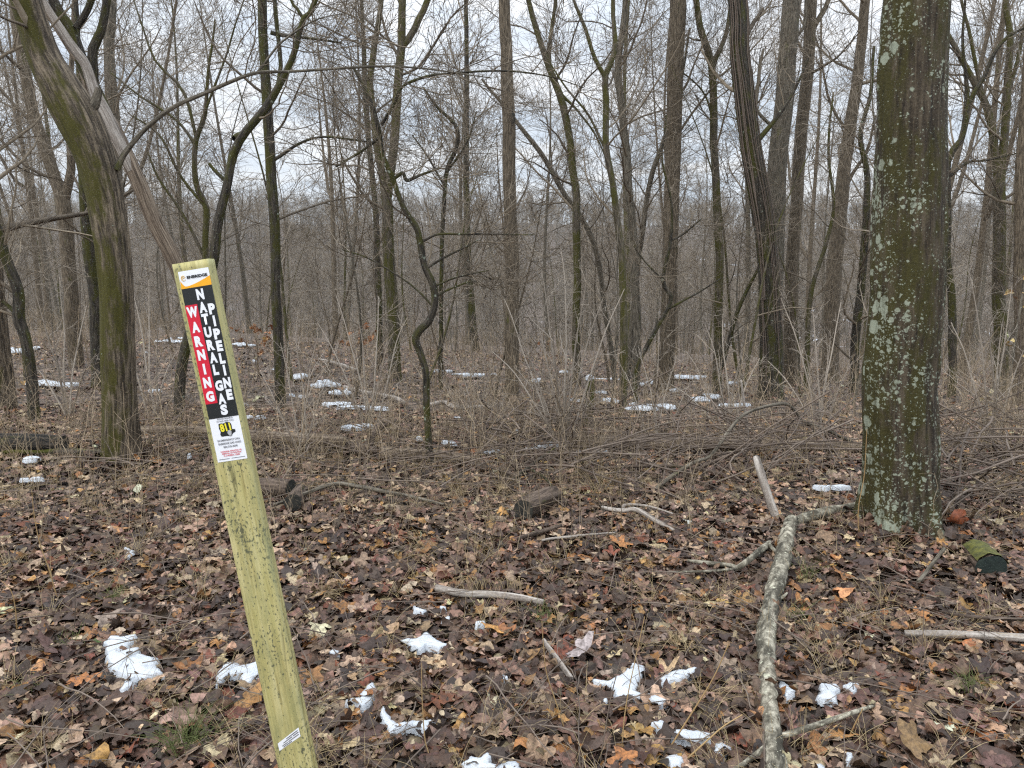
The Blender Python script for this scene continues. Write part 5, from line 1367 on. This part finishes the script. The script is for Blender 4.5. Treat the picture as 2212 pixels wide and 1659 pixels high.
o = stick_litter(260, 4.6, 7.5, 150, 1100, .3, 1., .002, .006, .15, .15).build('twig_litter', M['stick']); tag(o, 'loose dead twigs lying at the edge of the brush', 'twigs', kind='stuff')
o = stick_litter(560, 1.7, 4.8, -150, 2360, .10, .5, .0012, .0038, .04, .06).build('twig_litter', M['stick']); tag(o, 'small twigs scattered on the foreground leaves', 'twigs', kind='stuff')

# dry straw lying among the leaves
def tufts(n, d0, d1, u0, u1, blades, hmin, hmax, flop, r):
    d = np.sqrt(rng.uniform(d0 ** 2, d1 ** 2, n)); u = rng.uniform(u0, u1, n); cx_ = (u - CX) / F * d
    k = np.repeat(np.arange(n), blades); m = len(k)
    x = cx_[k] + rng.normal(0, .03, m); y = d[k] + rng.normal(0, .03, m)
    az = rng.uniform(0, 6.28, m); h = rng.uniform(hmin, hmax, m); b = rng.uniform(.2, 1., m) * flop
    t = np.linspace(0, 1, 6)[None]
    P = np.stack([x[:, None] + np.cos(az)[:, None] * (h * b)[:, None] * t ** 1.3, y[:, None] + np.sin(az)[:, None] * (h * b)[:, None] * t ** 1.3, h[:, None] * (t * (1 - b * .3)[:, None] - .55 * b[:, None] * t ** 2.2)], -1)
    P[..., 2] = np.maximum(P[..., 2], .012) + ground(P[..., 0], P[..., 1]) + .02
    G = Geo(); G.tubes(P, np.broadcast_to(r * np.linspace(1, .35, 6), (m, 6)), 3); return G
o = tufts(240, 1.6, 5., -100, 2300, 16, .06, .24, 1.1, .0011).build('dry_grass', M['straw']); tag(o, 'flattened dry straw coloured grass among the leaves', 'dry grass', kind='stuff')
o = tufts(130, 4.6, 7., -60, 2300, 14, .12, .40, .8, .0014).build('dry_grass', M['straw']); tag(o, 'dry tan grass at the edge of the brush', 'dry grass', kind='stuff')
G = Geo()
Pg = on_ground(np.linspace(985, 1130, 70), np.full(70, 1284.)); m = 70
t = np.linspace(0, 1, 6)[None]; sx = rng.uniform(-.05, .05, m); hh = rng.uniform(.05, .075, m)
P = np.stack([Pg[:, 0][:, None] + sx[:, None] * t, (Pg[:, 1] + .02)[:, None] - rng.uniform(.05, .13, m)[:, None] * t, (Pg[:, 2] + hh)[:, None] * np.ones_like(t) + .03 * np.sin(t * 2.2) - .075 * t ** 2], -1)
G.tubes(P, np.broadcast_to(.0011 * np.linspace(1, .4, 6), (m, 6)), 3)
tag(G.build('dry_grass', M['straw']), 'dry grass blades hanging over the dark stick', 'dry grass', kind='stuff')

def grass_tuft(u, v, label, nb=60, h=.16):
    P0 = on_ground(u, v); m = nb
    az = rng.uniform(0, 6.28, m); hh = rng.uniform(.4, 1., m) * h; b = rng.uniform(.2, 1.1, m); t = np.linspace(0, 1, 6)[None]
    x = P0[0] + rng.normal(0, .03, m); y = P0[1] + rng.normal(0, .03, m)
    P = np.stack([x[:, None] + np.cos(az)[:, None] * (hh * b)[:, None] * t ** 1.4, y[:, None] + np.sin(az)[:, None] * (hh * b)[:, None] * t ** 1.4, P0[2] + .02 + hh[:, None] * (t - .5 * b[:, None] * t ** 2)], -1)
    G = Geo(); G.tubes(P, np.broadcast_to(.0013 * np.linspace(1, .3, 6), (m, 6)), 3)
    o = G.build('grass_tuft', M['grass'], None, P0); tag(o, label, 'grass tuft', 'green grass tufts')
grass_tuft(404, 1625, 'largest green grass tuft near bottom left', 110, .17)
grass_tuft(246, 1312, 'green grass tuft far up left of the warning post', 50, .12)
grass_tuft(2085, 1500, 'green grass tuft near right edge', 50, .12)
grass_tuft(1722, 1350, 'green grass blades beside the fallen pale limb', 40, .14)
grass_tuft(1735, 1258, 'grass blades in the crook of the fallen limb', 36, .16)
grass_tuft(160, 1405, 'dark green tuft left of the largest snow patch', 30, .10)
grass_tuft(1172, 1352, 'green tuft below right end of the grass draped stick', 40, .14)
grass_tuft(60, 1505, 'small green tuft at far lower left', 24, .08)

def stalk(pts, label, w=3.2, mat='stalk', sway=0.):
    """thin upright stem: first pixel stands on the ground, the others hang over it"""
    p = np.asarray(pts, float); P0 = on_ground(p[0, 0], p[0, 1])
    dd = P0[1] + np.linspace(0, sway, len(p))
    P = at_dist(p[:, 0], p[:, 1], dd); P[0, 2] -= .01
    A = resample(P, 24, .012, rng.uniform(0, 99)); R = w / 2 * axis_depth(A) / F * np.linspace(1, .5, 24)
    G = Geo(); G.tubes(A, R, 5)
    o = G.build('dry_stalk', M[mat], None, P0); tag(o, label, 'stalk', 'thin dry stalks in the foreground')
stalk(BM([(620, 1640), (590, 1560), (570, 1480), (552, 1250), (545, 1020)]), 'upright tan stalk crossing the L shaped snow strip')
stalk(BM([(1440, 1480), (1380, 1300), (1310, 1080), (1290, 900), (1280, 750)]), 'tan stalk standing left of the three armed snow patch')
stalk(BM([(1790, 1570), (1800, 1380), (1822, 1190), (1870, 930), (1912, 730)]), 'golden stalk rising out of the three armed snow patch')
stalk(BM([(1640, 1660), (1680, 1420), (1720, 1200), (1790, 930), (1838, 700), (1840, 420)]), 'longest dark tan stalk, left of the golden one', 3.2, 'stick')
stalk(BR([(-10, 1590), (140, 1370), (300, 1110), (400, 890)]), 'thick straw stalk slanting right beside the long low snow patch', 4.2)
stalk(BR([(90, 1650), (280, 1490), (370, 1410), (480, 1340)]), 'orange tan stem lying low left of the fallen branch', 5.)
stalk(BL([(360, 630), (300, 440), (240, 280), (205, 120), (188, -40)]), 'curved dry stalk at upper left of the leaf carpet', 2.6)
stalk(BL([(110, 840), (100, 680), (70, 570), (10, 510)]), 'bent dry stalk at the left edge', 2.8)
stalk(BL([(450, 870), (460, 700), (455, 560), (440, 470)]), 'reddish stalk above the largest snow patch', 2.6, 'stick')
stalk(BL([(1215, 660), (1180, 480), (1140, 330), (1120, 180)]), 'dark thin stalk left of the warning post', 2.6, 'stick')
stalk(BR([(1170, 1260), (1165, 1080), (1190, 900), (1215, 800)]), 'thin dark stalk behind the squarish snow patch', 2.6, 'stick')
stalk(BR([(1540, 1320), (1570, 1120), (1590, 900), (1600, 560)]), 'thin dark stalk standing before the bleached grey branch', 2.6, 'stick')
stalk(BR([(1205, 250), (1200, 60), (1235, -140), (1250, -420)]), 'pale thin stalk standing against the biggest lichened trunk', 2.6)
stalk(BR([(1110, 1500), (1160, 1400), (1215, 1290)]), 'short straw stalk right of the fallen limb', 4.)

# branches with dry leaves still hanging
def hanging(u, v, d, n, spread, col, label, sz=(.06, .10)):
    P0 = at_dist(u, v, d)
    x = P0[0] + rng.normal(0, spread, n); y = P0[1] + rng.normal(0, spread, n); zz = P0[2] + rng.normal(0, spread * .7, n)
    gz_ = ground(x, y); V, Fs, C = leaves(n, x, y, sz, False, np.array([.5, .5]), 1.2, .001, np.array(col))
    return V, Fs, C, P0, x, y, zz, gz_
def beech(u, v, base, d, n, spread, col, label, sz=(.05, .09)):
    P0 = at_dist(u, v, d); gb = at_dist(base[0], base[1], d); gb[2] = ground(gb[0], gb[1])
    root = thing('leafy_sapling', label, 'sapling', gb)
    A = resample(np.array([gb - [0, 0, .05], gb * .5 + P0 * .5 + [.05, 0, .08], P0]), 16, .06, 2)
    G = Geo(); G.tubes(A, np.linspace(.009, .003, 16), 6)
    L1, R1 = grow(A[None], np.linspace(.009, .003, 16)[None], 9, spread * .8, spread * 2.2, (40, 80), 7, .1, .0, .45, 1., .6, .004, .0018); G.tubes(L1, R1, 4)
    G.build('stem', M['stick'], root, gb)
    Vs, F4, F3, Cs = [], [], [], []; off = 0
    V, Fs, C = leaves(n, np.zeros(n), np.full(n, 3.), sz, False, np.array([.5, .3, .2]), 1.0, .001, np.array(col))
    gz0 = ground(np.zeros(1), np.full(1, 3.))[0]
    # place each leaf at a twig tip
    import itertools
    V = V - np.array([0, 3., gz0])
    # leaf membership: connected vertex blocks from the face lists
    par = np.arange(len(V))
    fa = np.concatenate([Fs[0], np.column_stack([Fs[1], Fs[1][:, :1]])])
    for _ in range(12):
        mn = par[fa].min(1)
        for c in range(4): np.minimum.at(par, fa[:, c], mn)
    ids = np.unique(par, return_inverse=True)[1]
    tips = L1[rng.integers(0, len(L1), ids.max() + 1), rng.integers(3, 7, ids.max() + 1)] + rng.normal(0, .015, (ids.max() + 1, 3)) + np.array([0, 0, -.03])
    V = V + tips[ids]
    o = obj('leaves', leaf_mesh('leaves', V - gb, Fs, C), M['leaf'], root)
    return root
oc = [(.42, .17, .06), (.38, .22, .11), (.30, .12, .05)]
beech(548, 712, (556, 860), 12., 60, .32, oc, 'sapling with orange dead leaves right of the warning post', (.06, .11))
beech(775, 716, (772, 830), 15., 70, .4, oc, 'sapling with orange dead leaves left of the twin green stems', (.07, .12))
beech(2196, 604, (2190, 960), 8., 16, .16, [(.62, .38, .14), (.55, .40, .20), (.5, .3, .12)], 'sapling holding bright yellow leaves at the right edge', (.06, .10))
beech(1180, 742, (1180, 850), 14., 14, .2, oc, 'sapling with few orange leaves right of the central trunk')
beech(2135, 862, (2140, 930), 8., 16, .2, [(.45, .35, .18), (.4, .3, .14), (.5, .42, .25)], 'low sapling with pale yellowish leaves near right edge')

# ------------------------------------------------------------------ air
hz = bpy.data.materials.new('haze'); hz.use_nodes = True; nt = hz.node_tree
nt.nodes.remove(nt.nodes['Principled BSDF'])
pv = nt.nodes.new('ShaderNodeVolumePrincipled'); pv.inputs['Color'].default_value = (.90, .92, .95, 1); pv.inputs['Density'].default_value = .00022; pv.inputs['Anisotropy'].default_value = .2
L(nt, pv.outputs[0], nt.nodes['Material Output'].inputs['Volume'])
V, Fc = box_local(-1320, 1320, -20, 660, -32, 48)
tag(obj('haze', make_mesh('haze', V, [np.array(Fc)], None, False), hz), 'thin cold mist in the air over the valley', 'haze', kind='stuff')
sc.cycles.volume_bounces = 1
